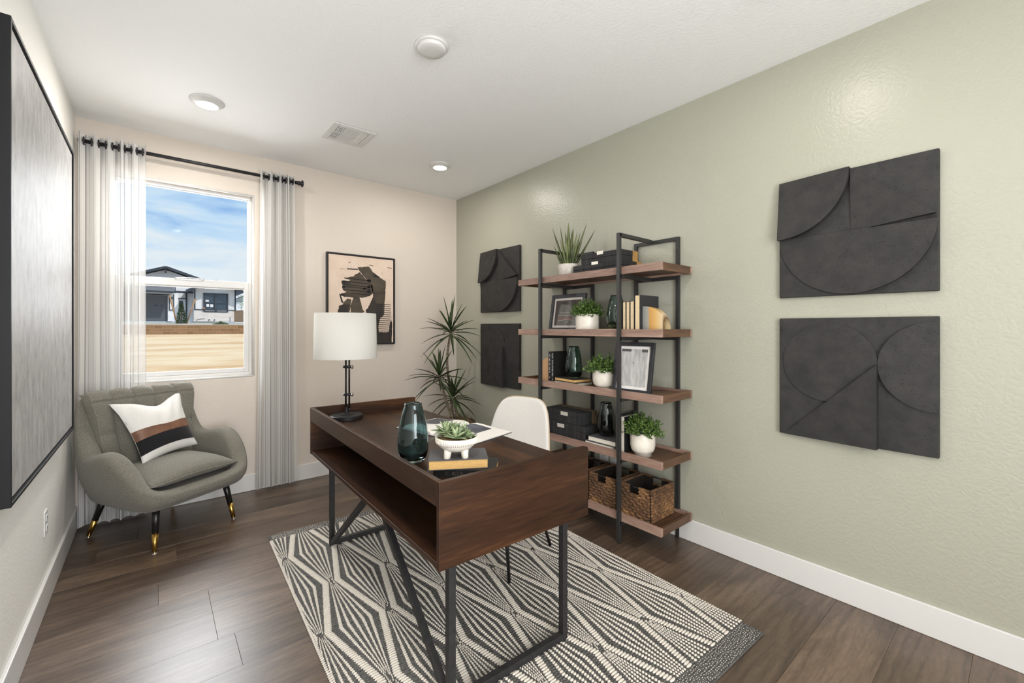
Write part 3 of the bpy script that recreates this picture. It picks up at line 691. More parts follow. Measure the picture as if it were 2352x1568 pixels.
bm = bmn(); rim(bm, lambda u, v: tuple(Vector(backp(u, v))+Vector((0, .02, -.004)))); obj('back_side_band', bm, M['tan_cloth'], t, world=False, smooth=True)
def seatp(u, v):
    u, v = sup(u, v, 4)
    return ((2*u-1)*(.24-.015*v), -.235+.46*v, .455-RT+.018*((2*u-1)**2)-.012*math.sin(PI*v)+(-.02 if v < .08 else 0))
bm = bmn(); shell(bm, seatp, lambda u, v: (0, 0, -1), .055); obj('seat', bm, M['ivory_cloth'], t, world=False, smooth=True, sub=1)
for sx in (-1, 1):
    for sy in (-1, 1):
        bm = bmn(); tube(bm, [(sx*.14, sy*.14, .395), (sx*.23, sy*.23, 0)], [.013, .0085], 12); obj('leg', bm, M['leg_black'], t, world=False, smooth=True)
part('under_frame', [('box', -.15, -.15, .375, .15, -.125, .398), ('box', -.15, .125, .375, .15, .15, .398), ('box', -.15, -.15, .375, -.125, .15, .398), ('box', .125, -.15, .375, .15, .15, .398)], M['leg_black'], t, world=False)

# ================================================================ ARMCHAIR
AR = math.atan2(.52, .855); AC = (.053, 3.695, 0)
t = ac = thing('armchair', 'grey wool tub armchair with channelled back and brass tipped black legs', 'armchair', AC, AR)
# stations: lateral x (left side negative), y backwards; bottom xy, crest xyz, inner thickness
ST = [  # bx, by, cx, cy, cz, ix, iy  (inner top point)
 (0, -.35, 0, -.385, .350, 0, -.30), (-.15, -.35, -.15, -.385, .352, -.15, -.30), (-.245, -.345, -.26, -.378, .362, -.235, -.30),
 (-.285, -.325, -.325, -.345, .400, -.262, -.285), (-.305, -.26, -.368, -.265, .500, -.272, -.235), (-.31, -.18, -.395, -.165, .590, -.285, -.155),
 (-.31, -.09, -.405, -.07, .605, -.295, -.06), (-.305, .0, -.395, .02, .575, -.29, .02), (-.30, .09, -.38, .12, .560, -.275, .09),
 (-.295, .15, -.366, .175, .610, -.268, .145), (-.29, .19, -.356, .215, .700, -.266, .185), (-.28, .22, -.348, .248, .800, -.268, .22), (-.27, .235, -.340, .254, .872, -.272, .230),
 (-.26, .25, -.330, .270, .895, -.266, .240), (-.25, .262, -.302, .284, .900, -.250, .243), (-.20, .265, -.25, .288, .903, -.20, .243), (-.11, .268, -.14, .290, .904, -.11, .245), (0, .268, 0, .291, .905, 0, .246)]
ring = ST+[(-a, b, -c, d, e_, -f, g) for a, b, c, d, e_, f, g in ST[-2:0:-1]]
bm = bmn(); rows = []
for (bx, by, cx, cy, cz, ix, iy) in ring:
    out_ = Vector((cx-ix, cy-iy, 0)); out_ = out_.normalized() if out_.length > 1e-6 else Vector((0, -1, 0))
    B_ = Vector((bx, by, .245)); C_ = Vector((cx, cy, cz)); I_ = Vector((ix, iy, cz-.008))
    h = cz-.245
    low = B_+out_*(.012)+Vector((0, 0, .028))
    mid = B_.lerp(C_, .38)+out_*(.022+.055*min(h, .4)); mid.z = .245+h*.38
    mid2 = B_.lerp(C_, .72)+out_*(.014+.035*min(h, .35)); mid2.z = .245+h*.74
    crest_o = C_.copy()+out_*.004; crest_o.z = cz-.016
    top = (C_+I_)/2; top.z = cz+.006
    ib = Vector((ix*.97, iy*.97 if iy < .1 else iy-.05, .30))
    bi = Vector((bx*.72, by*.72, .245))
    rows.append([bm.verts.new(p) for p in (bi, B_, low, mid, mid2, crest_o, top, I_, I_.lerp(ib, .5), ib)])
n_ = len(rows)
for i in range(n_):
    a, b = rows[i], rows[(i+1) % n_]
    for k in range(len(a)): bm.faces.new((a[k], a[(k+1) % len(a)], b[(k+1) % len(a)], b[k]))
body = obj('body', bm, M['chair_cloth'], ac, world=False, smooth=True, sub=2)
part('deck', [('box', -.24, -.30, .25, .24, .22, .335)], M['chair_cloth'], ac, world=False, bevel=.01)
# seams (piping) following the arm fronts and crest
def pipe(pts, r_=.0028): 
    bm = bmn(); tube(bm, pts, r_, 6, False); obj('piping', bm, M['chair_seam'], ac, world=False, smooth=True)
def cat(P_, n=6):
    P_ = [Vector(p) for p in P_]; out_ = []
    for i in range(len(P_)-1):
        p0 = P_[max(i-1, 0)]; p1 = P_[i]; p2 = P_[i+1]; p3 = P_[min(i+2, len(P_)-1)]
        for k in range(n):
            t_ = k/n; out_.append(.5*((2*p1)+(p2-p0)*t_+(2*p0-5*p1+4*p2-p3)*t_*t_+(3*p1-p0-3*p2+p3)*t_**3))
    return out_+[P_[-1]]
from mathutils.bvhtree import BVHTree
bpy.context.view_layer.update(); dg = bpy.context.evaluated_depsgraph_get(); ev = body.evaluated_get(dg); em = ev.to_mesh()
BV = BVHTree.FromPolygons([v.co.copy() for v in em.vertices], [tuple(p.vertices) for p in em.polygons]); ev.to_mesh_clear()
for sx in (-1, 1):
    for P_ in ([(-.40, .14, .56), (-.412, .06, .58), (-.418, -.03, .605), (-.416, -.10, .612), (-.405, -.17, .595), (-.392, -.23, .53), (-.372, -.28, .45), (-.340, -.33, .36), (-.305, -.355, .28), (-.285, -.35, .248)],):
        Q_ = []
        for p in cat([(sx*-p[0]*-1 if sx < 0 else -p[0], p[1], p[2]) for p in P_], 8):
            h_ = BV.find_nearest(p)
            if h_[0]: Q_.append(h_[0]+h_[1]*.0005)
        pipe(Q_, .0027)
# inner back with five channels
CH = [(.118, .35), (.150, .50), (.178, .64), (.196, .78), (.209, .862), (.222, .897), (.244, .914), (.270, .912), (.286, .896)]
def channel(u, v):
    hw = .255+.062*min(1, v/.5)-.026*max(0, min(1, (v-.70)/.12)); xx = (2*u-1)*hw; c = u*5; f = min(1, max(0, c-math.floor(c))) if u < 1 else 1.0
    bulge = .027*(max(0, math.sin(PI*f))**.42)
    q = v*(len(CH)-1); i = min(len(CH)-2, int(q)); k = q-i; y = CH[i][0]+(CH[i+1][0]-CH[i][0])*k; z = CH[i][1]+(CH[i+1][1]-CH[i][1])*k
    d = Vector((CH[i+1][0]-CH[i][0], CH[i+1][1]-CH[i][1])).normalized()
    ed = max(0, 1-min(v, 1-v)*14)
    b_ = bulge*(1-.7*ed)*(1-.72*max(0, min(1, (v-.66)/.2)))-.010*math.exp(-((v-.50)/.010)**2)-.010*math.exp(-((v-.27)/.010)**2)
    s_ = abs(2*u-1); y -= .035*s_**3*max(0, math.sin(PI*min(1, v*1.25)))
    if s_ > .985 and v < .72: y += .05
    return (xx, y-d.y*b_, z+d.x*b_)
bm = bmn(); grid(bm, 81, 72, channel)
grid(bm, 2, 2, lambda u, v: ((2*u-1)*.255, .235, .36+v*.51))
obj('channel_back', bm, M['chair_cloth'], ac, world=False, smooth=True)
for uu in (.018, .982): pipe([channel(uu, .06+i*.88/40) for i in range(41)], .0028)
# seat cushion
def cush(sgn):
    def f(u, v):
        a, b = 2*u-1, 2*v-1
        xx = a*.272*(1-.03*(1-abs(b)**2)); yy = -.318+(.315+.165)*v-.012*(1-a*a)*(1-v)
        e_ = max(0, (1-abs(a)**3.2))**.62*max(0, (1-abs(b)**3.2))**.62
        seam = .402+.010*(1-a*a)*0+.008*math.cos(3*a)*(1-v)
        return (xx, yy, seam+(.078*e_ if sgn > 0 else -.060*e_))
    return f
bm = bmn(); grid(bm, 37, 37, cush(1)); grid(bm, 37, 37, cush(-1)); bmesh.ops.remove_doubles(bm, verts=bm.verts, dist=.0006)
sc_ = obj('seat_cushion', bm, M['chair_cloth'], ac, world=False, smooth=True)
bm = bmn(); f = cush(1); tube(bm, [f(i/40, 0) for i in range(41)]+[f(1, i/30) for i in range(1, 31)], .003, 6, False); tube(bm, [f(0, i/30) for i in range(31)], .003, 6, False)
obj('piping', bm, M['chair_seam'], sc_, world=False, smooth=True)
for sx in (-1, 1):
    for (ty, fy) in ((-.27, -.31), (.21, .312)):
        p1 = Vector((sx*.215, ty, .262)); p0 = Vector((sx*.249, fy, .006)); g = lambda f_: p0.lerp(p1, f_)
        bm = bmn(); tube(bm, [g(1), g(.40)], [.021, .0165], 16); lg = obj('leg', bm, M['leg_black'], ac, world=False, smooth=True)
        bm = bmn(); tube(bm, [g(.41), g(.02)], [.0175, .0125], 16); obj('ferrule', bm, M['brass'], lg, world=False, smooth=True, label='brass leg tip')
        bm = bmn(); tube(bm, [p0+Vector((0, 0, .008)), p0+Vector((0, 0, -.001)), p0+Vector((0, 0, -.002)), p0+Vector((0, 0, -.006))], [.006, .006, .014, .015], 14); obj('glide', bm, M['chrome'], lg, world=False, smooth=True)
# cushion standing in the armchair
t = thing('throw_pillow', 'white lumbar pillow with brown and black bands, leaning in the armchair', 'pillow', (.059, 3.713, .46), AR)
TLp, TRp, BRp, BLp = Vector((-.235, .155, .385)), Vector((.218, .185, .405)), Vector((.228, .015, .028)), Vector((-.165, -.050, .0))
nrm = (TRp-TLp).cross(BLp-TLp).normalized()
if nrm.y > 0: nrm = -nrm
def pil(sgn, v0=0, v1=1, lift=0):
    def f(u, v):
        v = v0+(v1-v0)*v
        p = TLp.lerp(TRp, u).lerp(BLp.lerp(BRp, u), v)
        a, b = 2*u-1, 2*v-1
        e_ = (max(0, 1-abs(a)**2.4)*max(0, 1-abs(b)**2.4))**.55
        sx_ = -.030*(1-b*b)*a; sy_ = .022*(1-a*a)*b
        p = p+(TRp-TLp).normalized()*sx_+(TLp-BLp).normalized()*sy_
        p = p-(TLp-BLp).normalized()*.052*math.exp(-((u-.55)/.22)**2)*max(0, 1-v*1.6)
        wr = .004*math.sin(14*a+5*b)*math.exp(-((b+.6)/.5)**2)
        return p+nrm*(sgn*(.062*e_)+(wr if sgn > 0 else 0)+lift*sgn)
    return f
M['white_cotton'] = cloth('white_cotton', (208, 205, 200), (220, 217, 213), weave=600, bump=.15)
M['brown_leather'] = noisy('brown_leather', (98, 66, 48), (124, 88, 66), 12, .5); M['black_felt'] = cloth('black_felt', (22, 21, 23), (32, 31, 33))
bm = bmn(); grid(bm, 37, 41, pil(1)); grid(bm, 37, 41, pil(-1)); bmesh.ops.remove_doubles(bm, verts=bm.verts, dist=.0008)
pl = obj('pillow_case', bm, M['white_cotton'], t, world=False, smooth=True)
for nm, mt_, a, b in (('brown_band', 'brown_leather', .50, .655), ('black_band', 'black_felt', .655, .875)):
    bm = bmn(); grid(bm, 37, 9, pil(1, a, b, .0016)); obj(nm, bm, M[mt_], t, world=False, smooth=True)

# ================================================================ TABLE LAMP
DT = .769
lx, ly = .913, 2.705
t = thing('table_lamp', 'black adjustable table lamp with a white drum shade, at the far end of the desk', 'lamp', (lx, ly, DT))
bm = bmn(); lathe(bm, [(.094, 0), (.096, .003), (.096, .022), (.092, .026), (.001, .027)], (lx, ly, DT), 56, cap0=True); obj('base', bm, M['black'], t, smooth=False, bevel=.0)
bm = bmn(); lathe(bm, [(.038, .027), (.038, .031), (.012, .034), (.010, .07), (.0105, .072)], (lx, ly, DT), 32); obj('base_collar', bm, M['black'], t, smooth=False)
ax_ = Vector((.7705, -.637, 0)); p1 = Vector((lx, ly, DT))-ax_*.004; p2 = p1+ax_*.021+Vector((0, 0, 0))
bm = bmn(); tube(bm, [p1+Vector((0, 0, .03)), p1+Vector((0, 0, .378))], .0062, 14); obj('lower_rod', bm, M['black'], t, smooth=True)
bm = bmn(); tube(bm, [p2+Vector((0, 0, .058)), p2+Vector((0, 0, .55))], .0055, 14); tube(bm, [p2+Vector((0, 0, .052)), p2+Vector((0, 0, .064))], .0085, 14); obj('upper_rod', bm, M['black'], t, smooth=True)
for zz in (.148, .318):
    a = p1-ax_*.012+Vector((0, 0, zz)); b = p2+ax_*.010+Vector((0, 0, zz))
    bm = bmn(); tube(bm, [a, b], .0085, 16); cl = obj('clamp', bm, M['black'], t, smooth=True)
    bm = bmn(); tube(bm, [b, b+ax_*.004, b+ax_*.0045, b+ax_*.012], [.006, .006, .0115, .0115], 18); tube(bm, [a-ax_*.005, a], .0075, 16); obj('thumb_screw', bm, M['chrome'], cl, smooth=True)
M['shade'] = (lambda x: x)(NT('linen_shade'))
x = M['shade']; x.b.inputs['Base Color'].default_value = (*lin((222, 220, 214)), 1); x.b.inputs['Roughness'].default_value = .9; x.b.inputs['Transmission Weight'].default_value = 0
v = x.coords(); n = x.n('TexNoise', Scale=500, Detail=1); x.l(v, n.inputs['Vector']); x.bump(n.outputs['Fac'], .15, .0005)
tl = x.n('BsdfTranslucent'); tl.inputs[0].default_value = (*lin((222, 218, 208)), 1); mxs = x.n('MixShader'); mxs.inputs[0].default_value = .3
x.l(x.b.outputs[0], mxs.inputs[1]); x.l(tl.outputs[0], mxs.inputs[2]); x.l(mxs.outputs[0], x.o.inputs[0]); M['shade'] = x.m
sx_, sy_ = lx-.004, ly
bm = bmn(); lathe(bm, [(.184, .372), (.178, .646), (.176, .646), (.182, .372), (.184, .372)], (sx_, sy_, DT), 72); obj('lamp_shade', bm, M['shade'], t, smooth=True)
bm = bmn(); q = p2+Vector((0, 0, .628))
for k in range(3):
    a = 2*PI*k/3+.4; tube(bm, [q, (sx_+.177*math.cos(a), sy_+.177*math.sin(a), DT+.640)], .002, 6)
obj('spider', bm, M['black'], t, smooth=True)
bm = bmn(); tube(bm, [q-Vector((0, 0, .09)), q+Vector((0, 0, .008)), q+Vector((0, 0, .026))], [.005, .008, .008], 12); obj('finial', bm, M['black'], t, smooth=True)
bm = bmn(); lathe(bm, [(.016, .50), (.018, .54), (.030, .575), (.026, .60), (.001, .612)], (p2.x, p2.y, DT), 20); obj('bulb', bm, M['ceramic'], t, smooth=True)

# ================================================================ GLASS VASES
def vase(label, x, y, z, H, rmax, rtop, mat, group, tilt=0, seed=0, loc_hint=None, rot=0):
    t = thing('glass_vase', label, 'vase', (x, y, z), rot, group)
    R_ = rmax; prof = [(.58, 0), (.70, .012), (.88, .10), (.985, .22), (1.0, .32), (.98, .45), (.88, .63), (.74, .80), (rtop/R_+.04, .94), (rtop/R_, 1.0)]
    bm = bmn(); nn = 56
    def dent(a, zf):
        d = 0
        for (a0, z0, sa, sz, dp) in ((2.9+seed, .45, .45, .16, .10), (5.6+seed, .40, .5, .17, .11), (.9+seed, .55, .45, .14, .08)):
            da = (a-a0+PI) % (2*PI)-PI; d += dp*math.exp(-(da/sa)**2-((zf-z0)/sz)**2)
        return 1-d
    def interp(zf):
        for (r0, z0), (r1, z1) in zip(prof, prof[1:]):
            if zf <= z1: k = (zf-z0)/(z1-z0); k = k*k*(3-2*k)*.35+k*.65; return r0+(r1-r0)*k
        return prof[-1][0]
    N_ = 30; outer = []; inner = []
    for i in range(N_+1):
        zf = i/N_; r_ = interp(zf)*R_
        outer.append([bm.verts.new((r_*dent(2*PI*k/nn, zf)*math.cos(2*PI*k/nn), r_*dent(2*PI*k/nn, zf)*math.sin(2*PI*k/nn), zf*H)) for k in range(nn)])
    wth = .0035; z0 = .06
    for i in range(N_+1):
        zf = z0+(1-z0)*i/N_; r_ = interp(zf)*R_-wth-(.010*(1-i/4) if i < 4 else 0)
        inner.append([bm.verts.new((r_*dent(2*PI*k/nn, zf)*math.cos(2*PI*k/nn), r_*dent(2*PI*k/nn, zf)*math.sin(2*PI*k/nn), zf*H)) for k in range(nn)])
    for Rw in (outer, inner):
        for a, b in zip(Rw, Rw[1:]):
            for k in range(nn): bm.faces.new((a[k], a[(k+1) % nn], b[(k+1) % nn], b[k]))
    for k in range(nn): bm.faces.new((outer[-1][k], outer[-1][(k+1) % nn], inner[-1][(k+1) % nn], inner[-1][k]))
    bm.faces.new(outer[0][::-1]); bm.faces.new(inner[0])
    obj('vase_body', bm, mat, t, world=False, smooth=True)
    return t
vase('tall smoked teal glass vase standing on the desk', .836, 1.662, DT+.0005, .243, .0655, .035, M['smoke'], 'smoked glass vases', seed=.6)

# ================================================================ BOOKS
def book(label, loc, rotz, L, Wd, T, cover, pages, spine='-y', group=None, upright=False, parent=None, cat='book'):
    """local: x = L (height of the book), y = Wd (spine to fore edge), z = T"""
    t = thing('book', label, cat, loc, rotz, group)
    c = .0022
    if spine == '-y': ys, yo = 0, Wd
    cv = [('box', 0, 0, 0, L, Wd, c), ('box', 0, 0, T-c, L, Wd, T), ('box', 0, 0, c, L, c, T-c)]
    pg = [('box', .003, c, c, L-.003, Wd-.004, T-c)]
    if spine == '+y':
        cv = [('box', 0, 0, 0, L, Wd, c), ('box', 0, 0, T-c, L, Wd, T), ('box', 0, Wd-c, c, L, Wd, T-c)]; pg = [('box', .003, .004, c, L-.003, Wd-c, T-c)]
    cvo = part('cover', cv, cover, t, world=False, bevel=.0006); po = part('pages', pg, pages, t, world=False)
    return t, cvo
# desk: two books under the planter.  top book: corners measured on the desk
def zrot(a, b): return math.atan2(b[1]-a[1], b[0]-a[0])
b2, cv2 = book('black book with gilt lettering on its spine, lowest under the footed planter', (.800, 1.430, DT), R(-43), .232, .158, .032, M['cover_black'], M['pagey'], '-y')
mt_ = Matrix.Translation(Vector((.800, 1.430, DT))) @ Matrix.Rotation(R(-43), 4, 'Z') @ Matrix.Translation(Vector((.105, -.0004, .016))) @ Matrix.Rotation(R(90), 4, 'X')
text_mesh('spine_lettering', 'C  BLUE    NO', .019, M['ink_dim'], mt_, b2)
b1, cv1 = book('dark grey covered book with yellowed page edges, directly under the footed planter', (.775, 1.421, DT+.0325), R(-31), .222, .150, .036, M['cover_grey'], M['pagey'], '+y')
BT = DT+.0325+.036

# planter bowl with succulents
bx, by = .893, 1.415
t = thing('footed_planter', 'white ribbed footed ceramic bowl of green succulents on two stacked books', 'planter', (bx, by, BT))
bm = bmn(); prof = [(.001, .020), (.030, .0205), (.052, .028), (.070, .045), (.079, .064), (.0805, .075), (.078, .0765), (.075, .074), (.066, .045), (.04, .03), (.001, .028)]
lathe(bm, prof, (bx, by, BT), 64); bowl = obj('bowl', bm, M['ceramic'], t, smooth=True)
bm = bmn()
for k in range(64):
    a = 2*PI*k/64; c_, s_ = math.cos(a), math.sin(a)
    tube(bm, [(bx+.0795*c_, by+.0795*s_, BT+.068), (bx+.0775*c_, by+.0775*s_, BT+.056), (bx+.074*c_, by+.074*s_, BT+.0495)], [.0012, .0022, .0008], 5)
obj('rib', bm, M['ceramic'], bowl, smooth=True, kind='stuff')
for k in range(4):
    a = R(-50-39.56+90*k+10); c_, s_ = math.cos(a), math.sin(a)
    bm = bmn(); tube(bm, [(bx+.043*c_, by+.043*s_, BT+.034), (bx+.046*c_, by+.046*s_, BT+.012), (bx+.048*c_, by+.048*s_, BT+.001), (bx+.048*c_, by+.048*s_, BT)], [.015, .0135, .0125, .011], 18); obj('foot', bm, M['ceramic'], t, smooth=True)
bm = bmn(); rr = random.Random(5)
grid(bm, 24, 9, lambda u, v: (bx+.073*v*math.cos(2*PI*u), by+.073*v*math.sin(2*PI*u), BT+.068+.003*math.sin(19*u+8*v)-.002*v), wrapu=True); obj('gravel', bm, M['soil'], t, smooth=True)
def rosette(name, c, n, L_, W_, up0, up1, seed, mat, thick=.004, droop=.25, parent=None):
    r2 = random.Random(seed); bm = bmn()
    for i in range(n):
        f = i/n; a = i*2.39996+r2.uniform(-.2, .2); el = R(up0+(up1-up0)*f+r2.uniform(-8, 8)); l_ = L_*(1-.35*f)*r2.uniform(.85, 1.1)
        leaf(bm, c, (math.cos(a)*math.cos(el), math.sin(a)*math.cos(el), math.sin(el)), l_, W_, droop*(1-f), .35, 7, thick, wfn=lambda t_: (.55+.9*t_)*(1-t_)**.7*1.5+.05)
    return obj(name, bm, mat, parent, smooth=True)
rt_ = Vector((.7705, -.637, 0)); fw_ = Vector((.637, .7705, 0)); bc = Vector((bx, by, BT+.070))
rosette('succulent', bc-rt_*.038+fw_*.005+Vector((0, 0, .012)), 22, .078, .020, 20, 85, 1, M['succ'], parent=t)
rosette('succulent', bc+rt_*.002-fw_*.036+Vector((0, 0, .004)), 18, .070, .019, 15, 75, 2, M['succ'], parent=t)
rosette('succulent', bc+rt_*.040-fw_*.004, 20, .048, .016, 10, 80, 3, M['succ'], parent=t)
rosette('succulent', bc-rt_*.020+fw_*.030, 16, .080, .018, 40, 88, 4, M['succ'], parent=t)
rosette('succulent', bc+rt_*.012+fw_*.035, 14, .060, .018, 20, 80, 6, M['succ'], parent=t)
bm = bmn(); st_ = bc+rt_*.030+fw_*.01; tube(bm, [st_, st_+Vector((.002, 0, .03)), st_+Vector((.0, .004, .058))], .0014, 6)
for i in range(13):
    a = i*2.4; z_ = .016+.0036*i; c_ = st_+Vector((0, 0, z_))+Vector((math.cos(a), math.sin(a), 0))*.010
    lathe(bm, [(.001, -.002), (.0058, 0), (.001, .002)], c_, 9)
obj('string_succulent', bm, M['succ'], t, smooth=True)
bm = bmn()
for (a, L_) in ((150, .075), (165, .07), (140, .06)): 
    d_ = -rt_*math.cos(R(a-150))+fw_*math.sin(R(a-150))*.5; leaf(bm, bc-rt_*.05, (d_.x, d_.y, .55), L_, .007, .9, .2, 8, .002)
obj('curling_stem', bm, M['succ'], t, smooth=True)

# open book
ob = thing('open_book', 'open book with white pages and a dark photo, lying on the desk by the chair', 'book', (1.25, 2.02, DT), 0)
P0 = Vector((1.392, 2.055, DT)); P1 = Vector((1.105, 1.985, DT)); sd = (P1-P0); su = sd.normalized(); pu = Vector((-su.y, su.x, 0))
if pu.y > 0: pu = -pu      # towards the viewer's right page (-y)
PWD = .285
for sgn, nm in ((1, 'right_page_block'), (-1, 'left_page_block')):
    prof = [(0, .004), (.02, .018), (.05, .0235), (.10, .021), (.18, .013), (PWD-.01, .009), (PWD, .0075)]
    bm = bmn(); A_ = []
    for (d, z) in prof:
        A_.append([bm.verts.new(P0+su*s_*sd.length+pu*sgn*d+Vector((0, 0, zz))) for s_ in (0, 1) for zz in (.003, z)])
    for a, b in zip(A_, A_[1:]):
        bm.faces.new((a[1], a[3], b[3], b[1])); bm.faces.new((a[0], b[0], b[2], a[2])); bm.faces.new((a[0], a[1], b[1], b[0])); bm.faces.new((a[2], b[2], b[3], a[3]))
    bm.faces.new((A_[-1][0], A_[-1][1], A_[-1][3], A_[-1][2]))
    obj('page_block', bm, M['paper'], ob, label='white pages')
M['photo_dark'] = noisy('printed_photo', (58, 60, 70), (96, 98, 108), 14, .4)
def page_pic(sgn, d0, d1, s0, s1, mat):
    prof = [(0, .004), (.02, .018), (.05, .0235), (.10, .021), (.18, .013), (PWD-.01, .009), (PWD, .0075)]
    def zz(d):
        for (a, za), (b, zb_) in zip(prof, prof[1:]):
            if d <= b: return za+(zb_-za)*(d-a)/(b-a)
        return prof[-1][1]
    bm = bmn(); grid(bm, 14, 2, lambda u, v: tuple(P0+su*sd.length*(s0+(s1-s0)*v)+pu*sgn*(d0+(d1-d0)*u)+Vector((0, 0, zz(d0+(d1-d0)*u)+.0006))))
    obj('printed_photo', bm, mat, ob)
page_pic(1, .03, .18, .10, .96, M['photo_dark']); page_pic(-1, .12, .27, .02, .5, M['photo_dark'])
part('cover', [('bar', tuple(P0+pu*(PWD+.004)+Vector((0, 0, .0015))+su*0), tuple(P0-pu*(PWD+.004)+Vector((0, 0, .0015))), .0, .003)] if 0 else [], M['cover_grey'], ob) if 0 else None
bm = bmn(); c0 = [P0-su*.004+pu*(PWD+.005), P0+sd+su*.004+pu*(PWD+.005), P0+sd+su*.004-pu*(PWD+.005), P0-su*.004-pu*(PWD+.005)]
a = [bm.verts.new(p+Vector((0, 0, .0002))) for p in c0]; b = [bm.verts.new(p+Vector((0, 0, .003))) for p in c0]
for i in range(4): bm.faces.new((a[i], a[(i+1) % 4], b[(i+1) % 4], b[i]))
bm.faces.new(a); bm.faces.new(b); obj('cover', bm, M['cover_grey'], ob)
# ================================================================ BOOKSHELF
SX0, SX1, SY0, SY1 = 2.222, 2.570, 1.358, 2.612
LV = [1.704, 1.318, .939, .560, .180]           # top edge of each tray rim
TK, RIM = .046, .018
t = bs = thing('bookshelf', 'tall open bookshelf with five wooden tray shelves on a black metal frame', 'bookshelf', (2.4, 1.985, 0))
for z in LV:
    pn = part('shelf', [('box', SX0+.02, SY0+.02, z-RIM-.014, SX1-.02, SY1-.02, z-RIM)], M['shelf_x'], bs)
    part('front_edge', [('box', SX0, SY0, z-TK, SX0+.02, SY1, z)], M['shelf_y'], pn, bevel=.001)
    part('back_edge', [('box', SX1-.02, SY0, z-TK, SX1, SY1, z)], M['shelf_y'], pn, bevel=.001)
    part('end_edge', [('box', SX0+.02, SY0, z-TK, SX1-.02, SY0+.02, z)], M['shelf_x'], pn, bevel=.001)
    part('end_edge', [('box', SX0+.02, SY1-.02, z-TK, SX1-.02, SY1, z)], M['shelf_x'], pn, bevel=.001)
FT = .022; PX = SX0-FT/2-.001
for (yf, ra, rb) in ((1.640, 1.452, 1.762), (2.345, 2.148, 2.440)):
    bm = bmn(); bar(bm, (PX, yf, .008), (PX, yf, 1.912), FT, FT, (0, 1, 0)); post = obj('front_post', bm, M['gunmetal'], bs, bevel=.001)
    bm = bmn(); tube(bm, [(PX, yf, 0), (PX, yf, .01)], .008, 12); obj('foot', bm, M['black'], post)
    bxx = SX1-FT/2-.012
    # rear posts stand behind the trays, against the wall
    RX = SX1+.0005
    for y in (ra, rb):
        bm = bmn(); bar(bm, (RX-.002, y, 0), (RX-.002, y, 1.905), .022, .020, (0, 1, 0)); obj('rear_post', bm, M['gunmetal'], bs)
    bm = bmn(); bar(bm, (RX-.002, ra, 1.894), (RX-.002, rb, 1.894), .020, .022); obj('crossbar', bm, M['gunmetal'], bs)
    bm = bmn(); bar(bm, (PX, yf, 1.901), (RX-.012, yf, 1.899), FT, FT); obj('top_rail', bm, M['gunmetal'], bs)
    for z in LV:
        bm = bmn(); bar(bm, (PX, yf, z-TK-.0115), (RX-.012, yf, z-TK-.0115), FT, .022); obj('support_rail', bm, M['gunmetal'], bs)
        bm = bmn(); bar(bm, (RX-.002, ra, z-TK-.0115), (RX-.002, rb, z-TK-.0115), .020, .022); obj('crossbar', bm, M['gunmetal'], bs)
S1, S2, S3, S4, S5 = [z-RIM for z in LV]

# ---------------------------------------------------------------- storage boxes
M['box_cloth'] = noisy('black_grasscloth', (22, 22, 23), (44, 43, 44), 60, .75, (1, .9, .05), .4, .001)
M['kraft'] = noisy('tan_grasscloth', (150, 112, 62), (190, 148, 88), 40, .75, (1, 1, .2))
M['kraft2'] = noisy('olive_grasscloth', (96, 80, 60), (128, 108, 82), 40, .8, (1, 1, .2))
M['silver_tag'] = flat('polished_tag', (214, 208, 196), .3, .3)
def sbox(label, x0, x1, y0, y1, z0, z1, lid, back, tag_y=None, tag_z=None, group='black storage boxes on the shelves', tagm=None):
    t = thing('storage_box', label, 'box', ((x0+x1)/2, (y0+y1)/2, z0), 0, group)
    xm = x1-.055
    part('box_body', [('box', x0, y0, z0, x1-.002, y1, z1-lid-.001)], M['box_cloth'], t, bevel=.0015)
    l_ = part('lid', [('box', x0-.0015, y0-.0015, z1-lid, x1, y1+.0015, z1)], M['box_cloth'], t, bevel=.0015)
    part('rear_panel', [('box', xm, y0-.003, z0, x1+.001, y1+.003, z1-lid-.0005), ('box', xm, y0-.0035, z1-lid, x1+.001, y1+.0035, z1+.0007)], back, t, label='contrasting rear band')
    if tag_y: part('label_plate', [('box', x0-.004, tag_y[0], tag_z[0], x0-.0005, tag_y[1], tag_z[1])], tagm or M['silver_tag'], l_, bevel=.0006)
sbox('lower black box with tan rear band on the top shelf', 2.285, 2.50, 1.675, 2.085, S1, S1+.074, .030, M['kraft'], (1.862, 1.918), (S1+.066, S1+.086))
sbox('upper black box with tan rear band, stacked on the top shelf', 2.295, 2.475, 1.688, 2.02, S1+.0745, S1+.146, .034, M['kraft'], (1.828, 1.880), (S1+.130, S1+.153))
sbox('lower black box with dull olive rear band, two shelves above the baskets', 2.262, 2.465, 1.962, 2.385, S4, S4+.105, .036, M['kraft2'], (2.150, 2.218), (S4+.069, S4+.095))
sbox('upper black box with dull olive rear band, on the larger box above the baskets', 2.275, 2.45, 2.010, 2.352, S4+.1055, S4+.192, .034, M['kraft2'], (2.128, 2.196), (S4+.156, S4+.182))

